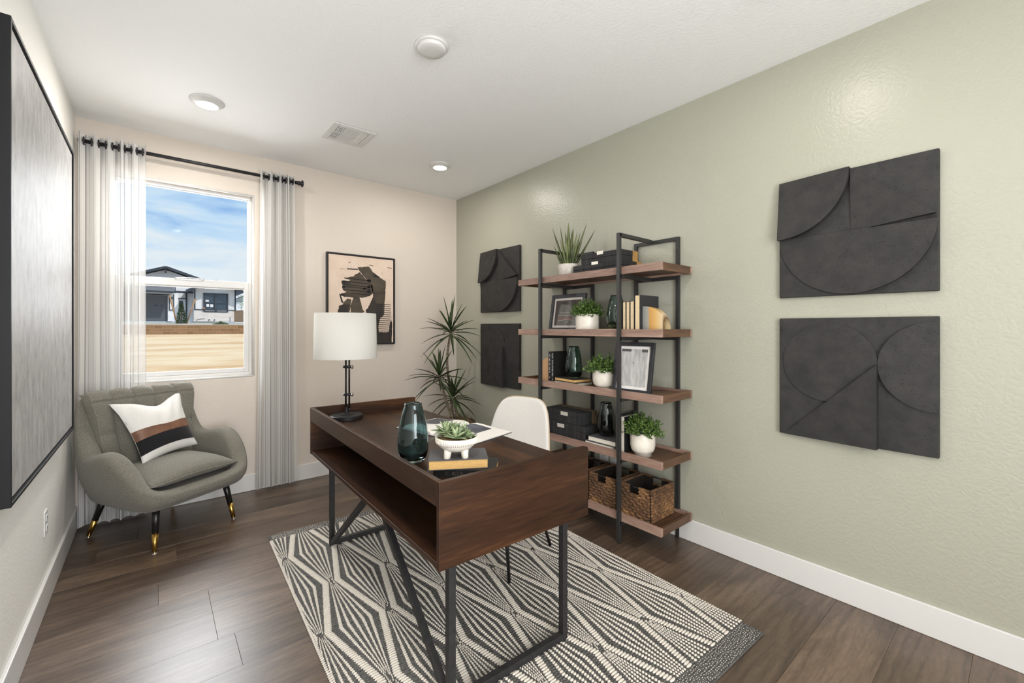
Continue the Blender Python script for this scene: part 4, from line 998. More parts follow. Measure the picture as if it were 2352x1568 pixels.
# ---------------------------------------------------------------- plants in pots
def pot_round(name, x, y, z, prof, mat, t, ribs=None, n=64):
    bm = bmn(); lathe(bm, prof, (x, y, z), n, cap0=True); p = obj(name, bm, mat, t, smooth=True)
    return p
def foliage(name, c, rx, ry, rz, n, seed, mat, parent, lsize=.011):
    r2 = random.Random(seed); bm = bmn(); c = Vector(c)
    tips = []
    for i in range(n//6):
        a = r2.uniform(0, 2*PI); el = math.asin(min(1, r2.uniform(-.12, 1.0))); k = r2.uniform(.55, 1.08)
        p = c+Vector((rx*math.cos(a)*math.cos(el), ry*math.sin(a)*math.cos(el), rz*math.sin(el)))*k; base = c+Vector((math.cos(a)*rx*.2, math.sin(a)*ry*.2, -rz*.15))
        tube(bm, [base, (base+p)/2+Vector((0, 0, rz*.05)), p], [.0012, .001, .0006], 4, False)
        for j in range(8):
            f = r2.uniform(.45, 1.03); q = base.lerp(p, f); d = Vector((r2.gauss(0, 1), r2.gauss(0, 1), r2.gauss(.5, .8))).normalized()
            if j == 7: d = (p-base).normalized(); q = p
            s_ = d.orthogonal().normalized()*lsize*r2.uniform(.44, .62); L_ = lsize*r2.uniform(.9, 1.35); u_ = d.cross(s_).normalized()*lsize*.14
            v_ = [bm.verts.new(q), bm.verts.new(q+d*L_*.45-s_+u_), bm.verts.new(q+d*L_), bm.verts.new(q+d*L_*.45+s_+u_), bm.verts.new(q+d*L_*.5-u_*.6)]
            bm.faces.new((v_[0], v_[1], v_[4])); bm.faces.new((v_[1], v_[2], v_[4])); bm.faces.new((v_[2], v_[3], v_[4])); bm.faces.new((v_[3], v_[0], v_[4]))
    return obj(name, bm, mat, parent)
def ribrings(t_, x, y, z, r_, z0, z1, n, mat):
    bm = bmn()
    for i in range(n): 
        zz = z0+(z1-z0)*i/(n-1); lathe(bm, [(r_-.0005, zz-.0022), (r_+.0009, zz), (r_-.0005, zz+.0022)], (x, y, z), 48)
    obj('ribbing', bm, mat, t_, smooth=True)
# second shelf: straight ribbed cylinder
x_, y_ = 2.335, 2.000
t = thing('potted_boxwood', 'small leafy plant in a straight ribbed ivory pot in front of the dark picture', 'potted plant', (x_, y_, S2), 0, 'boxwood plants in ivory pots')
p = pot_round('pot', x_, y_, S2, [(.078, 0), (.081, .003), (.081, .118), (.0795, .121), (.076, .119), (.074, .108), (.001, .106)], M['ceramic'], t); ribrings(p, x_, y_, S2, .081, .012, .112, 14, M['ceramic'])
foliage('foliage', (x_, y_, S2+.118), .115, .115, .105, 1500, 11, M['green_leaf'], t, .0135)
x_, y_ = 2.315, 1.832
t = thing('potted_boxwood', 'small leafy plant in a rounded ivory pot next to the bright framed picture', 'potted plant', (x_, y_, S3), 0, 'boxwood plants in ivory pots')
p = pot_round('pot', x_, y_, S3, [(.050, 0), (.050, .012), (.062, .018), (.074, .034), (.080, .062), (.0805, .124), (.079, .127), (.076, .125), (.074, .112), (.001, .110)], M['ceramic'], t); ribrings(p, x_, y_, S3, .080, .068, .118, 8, M['ceramic'])
foliage('foliage', (x_, y_, S3+.125), .125, .125, .108, 1600, 12, M['green_leaf'], t, .0135)
x_, y_ = 2.325, 1.548
t = thing('potted_boxwood', 'small leafy plant in a footed ivory pot at the right end, above the baskets', 'potted plant', (x_, y_, S4), 0, 'boxwood plants in ivory pots')
p = pot_round('pot', x_, y_, S4, [(.052, 0), (.052, .022), (.062, .026), (.070, .040), (.074, .062), (.0745, .142), (.073, .145), (.070, .143), (.069, .13), (.001, .128)], M['ceramic'], t); ribrings(p, x_, y_, S4, .0743, .066, .136, 10, M['ceramic'])
foliage('foliage', (x_, y_, S4+.142), .115, .115, .115, 1700, 13, M['green_leaf'], t, .0135)
# aloe on the top shelf
x_, y_ = 2.345, 2.185
t = thing('potted_aloe', 'spiky aloe in a round speckled white pot on the top shelf', 'potted plant', (x_, y_, S1))
pot_round('pot', x_, y_, S1, [(.062, 0), (.064, .003), (.082, .100), (.081, .103), (.077, .101), (.074, .09), (.001, .088)], M['concrete'], t)
part('soil', [('lathe', [(.001, .094), (.06, .093), (.0735, .090)], (x_, y_, S1), 24)], M['soil'], t, smooth=True)
rt_ = Vector((.637*0+.7705, -.637, 0)); fw_ = Vector((.637, .7705, 0))
for i, (dx, L_, up, dp, w_) in enumerate(((-.36, .29, 1, .0, .024), (-.19, .29, 1, -.05, .022), (-.02, .33, 1, -.1, .024), (.08, .26, 1, 0, .026), (.20, .28, 1, .1, .022), (.36, .32, 1, 0, .026), (.60, .30, 1, 0, .022), (-.50, .17, 1, .1, .016), (-.6, .11, 1, .0, .014), (.02, .27, 1, .25, .022), (.13, .30, 1, .25, .020), (.30, .24, 1, .3, .020), (-.12, .24, 1, -.3, .024), (.25, .24, 1, -.3, .024), (-.28, .20, 1, -.25, .020), (.42, .2, 1, .2, .018))):
    bm = bmn(); d = rt_*dx+fw_*dp+Vector((0, 0, 1)); b_ = Vector((x_, y_, S1+.088))+rt_*dx*.07+fw_*dp*.05
    leaf(bm, b_, d, L_, w_*1.55, -.06 if i not in (2, 4) else .04, .4, 9, w_*.42, side=tuple(rt_*.5), wfn=lambda q: (1-q)**.75*(.75+.8*q))
    obj('leaf', bm, M['aloe'], t, smooth=True)

# ---------------------------------------------------------------- framed pictures on the shelves
def pic(label, xb, y0, y1, z, H, lean, fwid, art, matc, yaw=0):
    """stands on the shelf at x=xb (front of foot), leaning back; y1>y0; faces -x"""
    W_ = y1-y0; t = thing('picture_frame', label, 'picture frame', (xb, (y0+y1)/2, z), yaw, 'framed pictures on the bookshelf')
    Q = lambda a, h, d: (h*math.sin(lean)+d*math.cos(lean), -a, h*math.cos(lean)-d*math.sin(lean)+.020*math.sin(lean))
    def slab(name, a0, a1, h0, h1, d0, d1, mat, par=t, bev=0):
        bm = bmn(); vs = [bm.verts.new(Q(a, h, d)) for a in (a0, a1) for h in (h0, h1) for d in (d0, d1)]
        for f in ((0, 1, 3, 2), (4, 6, 7, 5), (0, 4, 5, 1), (2, 3, 7, 6), (0, 2, 6, 4), (1, 5, 7, 3)): bm.faces.new([vs[i] for i in f])
        return obj(name, bm, mat, par, world=False, bevel=bev)
    h = W_/2
    bm = bmn()
    def fb(a0, a1, h0, h1):
        vs = [bm.verts.new(Q(a, hh, d)) for a in (a0, a1) for hh in (h0, h1) for d in (0, .022)]
        for f in ((0, 1, 3, 2), (4, 6, 7, 5), (0, 4, 5, 1), (2, 3, 7, 6), (0, 2, 6, 4), (1, 5, 7, 3)): bm.faces.new([vs[i] for i in f])
    fb(-h, -h+fwid, 0, H); fb(h-fwid, h, 0, H); fb(-h+fwid, h-fwid, 0, fwid); fb(-h+fwid, h-fwid, H-fwid, H)
    obj('frame', bm, M['frame_black'], t, world=False, bevel=.002)
    slab('back_board', -h+.006, h-.006, .006, H-.006, .017, .0215, M['cover_black'])
    slab('mount', -h+fwid-.002, h-fwid+.002, fwid-.002, H-fwid+.002, .012, .0165, matc)
    m = fwid+.018
    pr_ = slab('print', -h+m, h-m, m, H-m, .0108, .0118, M['print_dark'] if art == 'dark' else M['print_light'])
    if art == 'dark':
        bm = bmn(); Z_ = .0105
        def pg(P_, d=.0103):
            a = [bm.verts.new(Q(p[0], p[1], .0108)) for p in P_]; b = [bm.verts.new(Q(p[0], p[1], d)) for p in P_]
            for i in range(len(P_)): bm.faces.new((a[i], a[(i+1) % len(P_)], b[(i+1) % len(P_)], b[i]))
            bm.faces.new(b)
        pw, ph = W_-2*m, H-2*m; X_ = lambda s: -pw/2+s*pw; Y_ = lambda q: m+(1-q)*ph
        pg([(X_(.0), Y_(.0)), (X_(1), Y_(0)), (X_(1), Y_(.30)), (X_(.22), Y_(.14)), (X_(.16), Y_(.28)), (X_(.10), Y_(1)), (X_(0), Y_(1))])
        obj('silhouette', bm, M['cover_brown'], t, world=False)
        bm = bmn()
        pg([(X_(.12), Y_(.68)), (X_(.75), Y_(.67)), (X_(.82), Y_(.72)), (X_(.80), Y_(.76)), (X_(.45), Y_(.76)), (X_(.14), Y_(.79))])
        obj('painted_band', bm, M['print_rust'], t, world=False)
        bm = bmn()
        for (s0, q0, s1, q1) in ((.14, .60, .40, .585), (.40, .585, .66, .60), (.66, .60, .92, .80), (.14, .81, .45, .775), (.45, .775, .78, .79), (.2, .5, .6, .49)):
            pg([(X_(s0), Y_(q0)), (X_(s1), Y_(q1)), (X_(s1), Y_(q1+.008)), (X_(s0), Y_(q0+.008))], .0100)
        obj('pale_line', bm, M['mount_grey'], t, world=False)
    else:
        bm = bmn(); pw, ph = W_-2*m, H-2*m
        for (s0, s1, q0, q1) in ((.02, .38, .0, .07), (.78, .99, .0, .08)):
            a = [bm.verts.new(Q(-pw/2+s*pw, m+(1-q)*ph, .0102)) for s, q in ((s0, q0), (s1, q0), (s1, q1), (s0, q1))]; bm.faces.new(a)
        obj('dark_block', bm, M['cover_grey'], t, world=False)
    slab('glass', -h+fwid, h-fwid, fwid, H-fwid, .0075, .009, M['pane'])
    # easel strut
    bm = bmn(); bar(bm, Q(0, H*.62, .022), (H*.62*math.sin(lean)+.055, 0, .003), .03, .003, (0, 1, 0)); obj('easel_strut', bm, M['cover_black'], t, world=False)
    return t
M['frame_black'] = wood('black_wood', (22, 22, 26), (34, 34, 38), (48, 48, 53), 'z', .45, 8, .4)
M['mount_grey'] = flat('pale_mount', (198, 190, 184), .7); M['mount_white'] = flat('white_mount', (222, 219, 215), .7)
M['print_dark'] = noisy('dusky_print', (78, 76, 70), (98, 95, 86), 6, .5); M['print_rust'] = flat('rust_print', (112, 82, 72), .5)
x = NT('striped_print'); v = x.coords((1, 1, .08), rot=(R(8), 0, 0)); n = x.n('TexNoise', Scale=60, Detail=4); x.l(v, n.inputs['Vector'])
r = x.ramp(n.outputs['Fac'], [(.3, (146, 144, 142)), (.7, (188, 186, 184))]); x.l(r.outputs[0], x.b.inputs['Base Color']); M['print_light'] = x.m
pic('black framed dark brown picture leaning behind the ribbed pot, second shelf', 2.345, 2.060, 2.400, S2, .280, R(9), .026, 'dark', M['mount_grey'])
pic('black framed picture with pale striped print at the right of the middle shelf', 2.262, 1.465, 1.730, S3, .318, R(11), .024, 'light', M['mount_white'], yaw=R(6))

# ---------------------------------------------------------------- vases on the shelves
vase('smoked green glass vase on a pale book beside the upright books, second shelf', 2.372, 1.782, S2+.0205, .222, .066, .036, M['smoke_green'], 'smoked glass vases', seed=1.2)
vase('smoked green glass vase on two small books, middle shelf', 2.372, 2.160, S3+.0425, .228, .066, .038, M['smoke_green'], 'smoked glass vases', seed=2.4)
vase('smoked grey glass vase on two grey books, fourth shelf', 2.352, 1.850, S4+.0605, .222, .064, .036, M['smoke_grey'], 'smoked glass vases', seed=0)

# ---------------------------------------------------------------- books on the shelves
def vbook(label, x0, y0, z, H, Wd, T, cover, pages, spine_front, group='upright books on the shelves', recess=0):
    """upright, H tall, Wd deep (along x), T thick (along y) starting at y0 going to +y"""
    t = thing('book', label, 'book', (x0, y0, z), 0, group); c = .0022
    cv = [('box', 0, 0, 0, Wd, c, H), ('box', 0, T-c, 0, Wd, T, H)]
    if spine_front: cv.append(('box', 0, c, 0, c, T-c, H)); pg = [('box', c, c, .003, Wd-.004, T-c, H-.003)]
    else: cv.append(('box', Wd-c, c, 0, Wd, T-c, H)); pg = [('box', .003, c, .003, Wd-c, T-c, H-.003)]
    part('cover', cv, cover, t, world=False, bevel=.0005); part('pages', pg, pages, t, world=False)
    return t
def hbook(label, x0, x1, y0, y1, z, T, cover, pages, group='books lying flat on the shelves', rot=0, open_side='-x'):
    t = thing('book', label, 'book', ((x0+x1)/2, (y0+y1)/2, z), rot, group); c = .0025; a, b = (x1-x0)/2, (y1-y0)/2
    cv = [('box', -a, -b, 0, a, b, c), ('box', -a, -b, T-c, a, b, T), ('box', a-c, -b, c, a, b, T-c)]
    part('cover', cv, cover, t, world=False, bevel=.0005); part('pages', [('box', -a+.003, -b+.003, c, a-c, b-.003, T-c)], pages, t, world=False); return t
hbook('pale book lying flat under the vase, second shelf', 2.285, 2.46, 1.672, 1.878, S2, .020, M['page'], M['page'])
vbook('thin black book standing leftmost of the row on the second shelf', 2.262, 1.627, S2, .190, .15, .024, M['cover_black'], M['page'], False)
vbook('thin black book standing second in the row on the second shelf', 2.262, 1.598, S2, .190, .15, .027, M['cover_black'], M['page'], False)
vbook('thin black book standing third in the row on the second shelf', 2.262, 1.566, S2, .192, .15, .030, M['cover_black'], M['page'], False)
vbook('tall charcoal book beside the amber agate bookend, second shelf', 2.262, 1.526, S2, .226, .205, .036, M['cover_dark'], M['page'], False)
SPM = Matrix(((0, 0, -1, 0), (0, -1, 0, 0), (-1, 0, 0, 0), (0, 0, 0, 1)))
bk = vbook('black book with white spine lettering next to the brown bookend, middle shelf', 2.312, 2.338, S3, .226, .17, .026, M['cover_black'], M['page'], True)
text_mesh('spine_lettering', 'LET  HER  OF  THE  PI       H', .0150, M['ink_white'], Matrix.Translation(Vector((2.3116, 2.351, S3+.118))) @ SPM, bk)
bk = vbook('black book with THE OTHER MRS lettering on its spine, middle shelf', 2.312, 2.306, S3, .226, .17, .030, M['cover_black'], M['page'], True)
text_mesh('spine_lettering', 'ALSO  THE OTHER MRS.   M', .0165, M['ink_white'], Matrix.Translation(Vector((2.3116, 2.321, S3+.113))) @ SPM, bk)
hbook('small book with cream page edges, lower one under the vase, middle shelf', 2.268, 2.43, 2.028, 2.262, S3, .020, M['cover_brown'], M['pagew'], rot=R(-4))
hbook('small book with yellow page edges, upper one under the vase, middle shelf', 2.275, 2.43, 2.045, 2.268, S3+.0205, .0215, M['cover_brown'], M['pagey'], rot=R(-7))
hbook('grey book with white page edges, lower one under the grey vase, fourth shelf', 2.245, 2.43, 1.715, 1.945, S4, .028, M['cover_grey'], M['pagew'])
hbook('grey book with white page edges, upper one under the grey vase, fourth shelf', 2.255, 2.43, 1.700, 1.926, S4+.0285, .0315, M['cover_grey'], M['pagew'])
vbook('narrow black book with white page edge behind the post, fourth shelf', 2.250, 1.672, S4, .245, .19, .022, M['cover_black'], M['pagew'], False)
vbook('thick black book with white page edge beside the footed pot, fourth shelf', 2.262, 1.636, S4, .228, .18, .034, M['cover_black'], M['pagew'], False)

# ---------------------------------------------------------------- stone bookends (quarter rounds)
def agate(name, stops):
    x = NT(name); v = x.coords((1, 1, .12)); n = x.n('TexNoise', Scale=16, Detail=5, Distortion=.5); x.l(v, n.inputs['Vector'])
    sp = x.n('SeparateXYZ'); x.l(v, sp.inputs[0]); m = x.n('Math', operation='MULTIPLY_ADD'); x.l(sp.outputs[1], m.inputs[0]); m.inputs[1].default_value = -5.6; m.inputs[2].default_value = 0
    a = x.n('Math', operation='MULTIPLY_ADD'); x.l(n.outputs['Fac'], a.inputs[0]); a.inputs[1].default_value = .25; x.l(m.outputs[0], a.inputs[2])
    r = x.ramp(a.outputs[0], stops); x.l(r.outputs[0], x.b.inputs['Base Color']); x.set(Roughness=.22); return x.m
M['agate'] = agate('amber_agate', [(.1, (128, 132, 130)), (.36, (150, 148, 138)), (.42, (190, 142, 76)), (.62, (206, 166, 104)), (.82, (206, 184, 148)), (.9, (92, 62, 30)), (1.0, (170, 150, 110))])
M['petrified'] = agate('brown_petrified_wood', [(.0, (186, 148, 110)), (.3, (158, 122, 98)), (.6, (128, 98, 82)), (1, (150, 108, 80))])
def bookend(label, x0, x1, y, z, W_, H, sgn, mat):
    t = thing('bookend', label, 'bookend', ((x0+x1)/2, y, z), 0, 'polished stone bookends')
    pts = [(0, 0)]+[(W_*math.cos(R(a))**.9, H*math.sin(R(a))**.85) for a in range(0, 91, 6)]
    bm = bmn(); hx = (x1-x0)/2; prism(bm, pts, lambda a, b: (-hx, sgn*a, b), lambda a, b: (hx, sgn*a, b*.985)); obj('stone', bm, mat, t, world=False, bevel=.002)
bookend('amber and grey agate bookend at the right of the books, second shelf', 2.285, 2.345, 1.524, S2, .155, .158, -1, M['agate'])
bookend('brown stone bookend at the left of the black books, middle shelf', 2.315, 2.375, 2.366, S3, .115, .178, 1, M['petrified'])

# ---------------------------------------------------------------- woven baskets
x = NT('water_hyacinth'); v = x.coords(); n = x.n('TexNoise', Scale=60, Detail=4); x.l(v, n.inputs['Vector'])
n2 = x.n('TexNoise', Scale=7, Detail=2); x.l(v, n2.inputs['Vector']); mm = x.n('MixRGB'); mm.inputs[0].default_value = .45; x.l(n.outputs['Fac'], mm.inputs[1]); x.l(n2.outputs['Fac'], mm.inputs[2])
r = x.ramp(mm.outputs[0], [(.34, (50, 34, 20)), (.5, (98, 68, 42)), (.66, (150, 112, 70))]); x.l(r.outputs[0], x.b.inputs['Base Color']); x.set(Roughness=.7); x.bump(n.outputs['Fac'], .6, .002); M['wicker'] = x.m
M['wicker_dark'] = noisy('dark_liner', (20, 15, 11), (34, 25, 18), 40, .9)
BX0, BX1, BZ0, BZ1 = 2.252, 2.515, S5+.001, .364
def basket(label, y0, y1):
    t = thing('wicker_basket', label, 'basket', ((BX0+BX1)/2, (y0+y1)/2, BZ0), 0, 'woven storage baskets on the bottom shelf')
    W_ = y1-y0; H = BZ1-BZ0; tt = .012; cx, cy = (BX0+BX1)/2, (y0+y1)/2
    def wall(P_, u0, u1, z0, z1, L_, nrm):
        """woven wall: real over-under bumps"""
        bm_ = wbm; ncol = 9; nrow = 11
        nu = max(3, int((u1-u0)*L_/.0035)); nv = max(3, int((z1-z0)/.0035))
        def f(u, v):
            uu = u0+(u1-u0)*u; z = z0+(z1-z0)*v; row = z/H*nrow; col = uu*ncol
            ph = math.floor(row); s = math.sin(PI*(col+ph)); b = abs(math.sin(PI*row))**.6*(.0030+.0072*(s*.5+.5))
            p = Vector(P_(uu)); p.z = BZ0+z; return tuple(p+Vector(nrm)*b)
        grid(bm_, nu, nv, f)
    wbm = bmn(); fx0 = BX0+.006; fx1 = BX1-.006; fy0 = y0+.006; fy1 = y1-.006
    tp = 1.0
    hz = H*.72; ha, hb = .36, .66
    for (xx, nn_) in ((fx0, (-1, 0, 0)), (fx1, (1, 0, 0))):
        Pf = lambda u, xx=xx: (xx, fy0+(fy1-fy0)*u, 0)
        wall(Pf, 0, 1, 0, hz, W_, nn_); wall(Pf, 0, ha, hz, H-.008, W_, nn_); wall(Pf, hb, 1, hz, H-.008, W_, nn_)
    for (yy, nn_) in ((fy0, (0, -1, 0)), (fy1, (0, 1, 0))):
        wall(lambda u, yy=yy: (fx0+(fx1-fx0)*u, yy, 0), 0, 1, 0, H-.008, BX1-BX0, nn_)
    obj('woven_body', wbm, M['wicker'], t, smooth=True)
    q = .0045
    prims = [('box', fx0+q, fy0+q, BZ0, fx1-q, fy1-q, BZ0+.006)]
    for xx in (fx0, fx1-q*1.2):
        for (a, b, c, d) in ((fy0, fy1, 0, hz), (fy0, fy0+(fy1-fy0)*ha, hz, H-.008), (fy0+(fy1-fy0)*hb, fy1, hz, H-.008)): prims.append(('box', xx+.001, a, BZ0+c, xx+q*1.2, b, BZ0+d))
    for yy in (fy0, fy1-q*1.2): prims.append(('box', fx0, yy+.001, BZ0, fx1, yy+q*1.2, BZ0+H-.008))
    part('inner_wall', prims, M['wicker_dark'], t)
    # coiled rim: a twisted rope
    bm = bmn(); zr = BZ1-.007
    def rope(p, q_, n):
        p = Vector(p); q_ = Vector(q_); d = (q_-p); L_ = d.length; d.normalize(); s_ = d.cross(Vector((0, 0, 1))); k = int(L_/.0075)
        for i in range(k):
            c = p+d*L_*(i+.5)/k; tube(bm, [c-d*.0028+Vector((0, 0, -.006)), c-d*.001+s_*.0065+Vector((0, 0, 0)), c+d*.001+Vector((0, 0, .0068)), c+d*.0028-s_*.0065, c+d*.003+Vector((0, 0, -.006))], .0034, 5)
    ya, yb_ = fy0+(fy1-fy0)*ha, fy0+(fy1-fy0)*hb
    for xx in (fx0, fx1): rope((xx, fy0, zr), (xx, ya, zr), 1); rope((xx, yb_, zr), (xx, fy1, zr), 1)
    for yy in (fy0, fy1): rope((fx0, yy, zr), (fx1, yy, zr), 1)
    for xx in (fx0, fx1):
        rope((xx, ya, BZ0+hz), (xx, yb_, BZ0+hz), 1)
    obj('coiled_rim', bm, M['wicker'], t, smooth=True)
    for xx in (fx0, fx1):
        bm = bmn(); tube(bm, [(xx, ya-.01, zr), (xx, yb_+.01, zr)], .004, 10); obj('handle_bar', bm, M['black'], t, smooth=True)
basket('brown woven basket at the right end of the bottom shelf', 1.445, 1.672)
basket('brown woven basket second from the right on the bottom shelf, half behind the front post', 1.692, 1.919)
basket('brown woven basket third from the right on the bottom shelf, mostly hidden by the desk', 1.939, 2.166)
basket('brown woven basket farthest left on the bottom shelf, only its rim showing', 2.186, 2.413)

# ================================================================ CORNER PLANT
px, py = 2.29, 3.60
t = thing('dracaena_plant', 'tall corner plant with three spiky leaf heads on bare stems', 'potted plant', (px, py, 0))
M['planter_dark'] = noisy('woven_planter', (70, 62, 52), (96, 86, 72), 30, .8, bump=.4)
bm = bmn(); lathe(bm, [(.13, 0), (.165, .02), (.18, .20), (.175, .40), (.168, .42), (.160, .415), (.158, .38), (.001, .37)], (px, py, 0), 48, cap0=True); obj('planter', bm, M['planter_dark'], t, smooth=True)
bm = bmn(); rr = random.Random(8)
grid(bm, 40, 14, lambda u, v: (px+.158*v*math.cos(2*PI*u), py+.158*v*math.sin(2*PI*u), .40+.045*(1-v*v)+.006*math.sin(31*u*6.28+9*v)+rr.uniform(-.006, .006)), wrapu=True)
for i in range(240):
    a = rr.uniform(0, 2*PI); q = rr.uniform(0, .16); c = Vector((px+q*math.cos(a), py+q*math.sin(a), .415+.04*(1-(q/.16)**2)))
    d = Vector((rr.gauss(0, 1), rr.gauss(0, 1), rr.uniform(.0, 1))).normalized(); s_ = d.orthogonal()*.02
    tube(bm, [c, c+d*.018+s_*.4, c+d*.030+s_], [.0012, .001, .0006], 4)
obj('moss', bm, M['moss'], t, smooth=True)
D3 = lambda u, v, d: None
heads = [((2.195, 3.68, 1.29+.02), [(2.11, 3.62, .40), (2.19, 3.69, .75), (2.235, 3.71, 1.08)], 46, .43), ]
def head(base, path, tip, n, L_, seed, wdt=.027):
    bm = bmn(); P_ = cat([base]+path+[tip], 8); tube(bm, P_, [.0145-.004*i/len(P_) for i in range(len(P_))], 10)
    for i in range(0, len(P_)-1, 1):
        pass
    st_ = obj('stem', bm, M['bark'], t, smooth=True)
    bm = bmn(); r2 = random.Random(seed); tip = Vector(tip)
    for i in range(n):
        f = i/n; a = i*2.39996; el = R(-28+112*f+r2.uniform(-12, 12)); l_ = L_*r2.uniform(.72, 1.08)*(1-.18*f)
        d = (math.cos(a)*math.cos(el), math.sin(a)*math.cos(el), math.sin(el))
        tipx = tip.x+d[0]*l_; k = 1.0
        if tipx > WX-.02: k = max(.25, (WX-.02-tip.x)/(d[0]*l_)) if d[0] > 0 else 1
        tipy = tip.y+d[1]*l_
        if tipy > WY-.02 and d[1] > 0: k = min(k, max(.25, (WY-.02-tip.y)/(d[1]*l_)))
        leaf(bm, tip+Vector((0, 0, -.05+.06*f)), d, l_*k, wdt, .42*(1-f)+.04, .5, 10, 0, wfn=lambda q: .4+1.1*q*(1-q)*2 if q < .5 else (1.05-.0)*(1-q)**.55*1.25)
    obj('leaf_head', bm, M['drac'], t, smooth=True)
head((2.22, 3.56, .42), [(2.17, 3.62, .62)], (2.115, 3.66, .87), 30, .38, 21)
head((2.30, 3.58, .42), [(2.275, 3.62, .52)], (2.265, 3.64, .665), 24, .37, 22)
head((2.27, 3.66, .42), [(2.26, 3.69, .70), (2.22, 3.69, 1.0)], (2.25, 3.67, 1.30), 32, .42, 23)
# ================================================================ OUTSIDE
def gz(y):   # ground height rising away from the house
    K_ = [(4.0, .30), (6, .50), (10, .57), (24, .62), (39.9, .86)]
    for (a, za), (b, zb_) in zip(K_, K_[1:]):
        if y <= b: return za+(zb_-za)*(y-a)/(b-a)
    return .86
x = NT('sandy_ground'); v = x.coords((.42, .7, 1)); n = x.n('TexNoise', Scale=.55, Detail=8, Roughness=.62, Distortion=.4); x.l(v, n.inputs['Vector'])
r = x.ramp(n.outputs['Fac'], [(.3, (176, 138, 96)), (.45, (204, 174, 134)), (.58, (216, 196, 164)), (.72, (208, 182, 142))]); x.l(r.outputs[0], x.b.inputs['Base Color']); x.set(Roughness=.95)
n2 = x.n('TexNoise', Scale=6, Detail=6); x.l(v, n2.inputs['Vector']); x.bump(n2.outputs['Fac'], .5, .05); M['sand'] = x.m
bm = bmn(); ys = [4.26, 6, 10, 24, 40]
for a, b in zip(ys, ys[1:]):
    vs = [bm.verts.new(p) for p in ((-60, a, gz(a)), (70, a, gz(a)), (70, b, gz(b)), (-60, b, gz(b)))]; bm.faces.new(vs)
bmesh.ops.remove_doubles(bm, verts=bm.verts, dist=1e-4); struct('ground', bm, M['sand'])
x = NT('tan_block'); v = x.coords(rot=(R(90), 0, 0)); br = x.n('TexBrick', offset=.5); x.l(v, br.inputs['Vector'])
br.inputs['Color1'].default_value = (*lin((134, 104, 72)), 1); br.inputs['Color2'].default_value = (*lin((158, 124, 90)), 1); br.inputs['Mortar'].default_value = (*lin((176, 148, 116)), 1)
br.inputs['Scale'].default_value = 1; br.inputs['Brick Width'].default_value = .46; br.inputs['Row Height'].default_value = .215; br.inputs['Mortar Size'].default_value = .012
n = x.n('TexNoise', Scale=9, Detail=5); x.l(v, n.inputs['Vector']); m = x.n('MixRGB', blend_type='MULTIPLY'); m.inputs[0].default_value = .35; x.l(br.outputs[0], m.inputs[1]); x.l(n.outputs['Fac'], m.inputs[2]); x.l(m.outputs[0], x.b.inputs['Base Color']); x.set(Roughness=.9); M['block'] = x.m
tag(part('retaining_wall', [('box', -25, 40.0, .5, 40, 40.3, 1.56)], M['block'], None), 'long low tan block retaining wall across the sandy lot', 'retaining wall')
x = NT('grey_gravel'); v = x.coords(); n = x.n('TexNoise', Scale=5, Detail=8, Roughness=.8); x.l(v, n.inputs['Vector'])
r = x.ramp(n.outputs['Fac'], [(.35, (118, 118, 112)), (.65, (196, 190, 178))]); x.l(r.outputs[0], x.b.inputs['Base Color']); x.set(Roughness=.95); M['gravel'] = x.m
bm = bmn(); grid(bm, 2, 8, lambda u, v: (-25+65*u, 40.3+10.4*v, 1.54+.156*v+.16*min(1, v*1.56))); tag(obj('gravel_bed', bm, M['gravel'], None), 'grey gravel yard between the retaining wall and the house', 'gravel', ).__setitem__('kind', 'stuff')
HW = noisy('white_siding', (224, 224, 226), (236, 236, 238), 2, .8); TRM = flat('slate_trim', (44, 54, 66), .6)
ROOF = noisy('grey_shingle', (84, 88, 94), (112, 114, 118), 20, .9); GD = flat('dark_grey_garage_panel', (84, 86, 92), .5)
x = NT('white_stone'); v = x.coords(rot=(R(90), 0, 0)); br = x.n('TexBrick', offset=.5); x.l(v, br.inputs['Vector'])
br.inputs['Color1'].default_value = (*lin((232, 226, 220)), 1); br.inputs['Color2'].default_value = (*lin((216, 206, 198)), 1); br.inputs['Mortar'].default_value = (*lin((204, 200, 198)), 1); br.inputs['Scale'].default_value = 1
br.inputs['Brick Width'].default_value = .5; br.inputs['Row Height'].default_value = .12; br.inputs['Mortar Size'].default_value = .01; x.l(br.outputs[0], x.b.inputs['Base Color']); x.set(Roughness=.9); STONE = x.m
WG = flat('dark_window_glass', (58, 74, 88), .12); ORANGE = flat('terracotta_box', (206, 132, 84), .8)
G0 = 1.95
h = thing('house', 'white single storey house with slate trim, gable and garage beyond the sandy lot', 'house', (2, 52, G0))
# garage wing
w1 = part('garage_wall', [('box', -7, 51, G0, -6.4, 60, 4.62), ('box', .97, 51, G0, 1.43, 60, 4.55), ('box', -6.4, 51, 4.33, .97, 60, 4.62)], HW, h)
part('garage_door', [('box', -6.4, 51.25, G0, .97, 51.35, 4.33)], GD, h)
for xx in (.11, .55): 
    bm = bmn(); lathe(bm, [(.07, -.02), (.07, .02), (.001, .03)], (xx, 51.2, 3.4), 12); obj('garage_knob', bm, TRM, h)
part('garage_trim', [('box', -6.4, 50.94, 4.33, 1.10, 51, 4.43), ('box', 1.36, 50.94, 3.0, 1.43, 51, 4.46), ('box', 1.06, 50.94, 3.0, 1.12, 51, 4.40), ('box', 1.06, 50.94, 2.96, 1.43, 51, 3.03)], TRM, h)
bm = bmn(); lathe(bm, [(.14, -.12), (.05, 0), (.03, .12), (.001, .13)], (1.27, 50.85, 4.12), 14); obj('wall_lantern', bm, TRM, h)
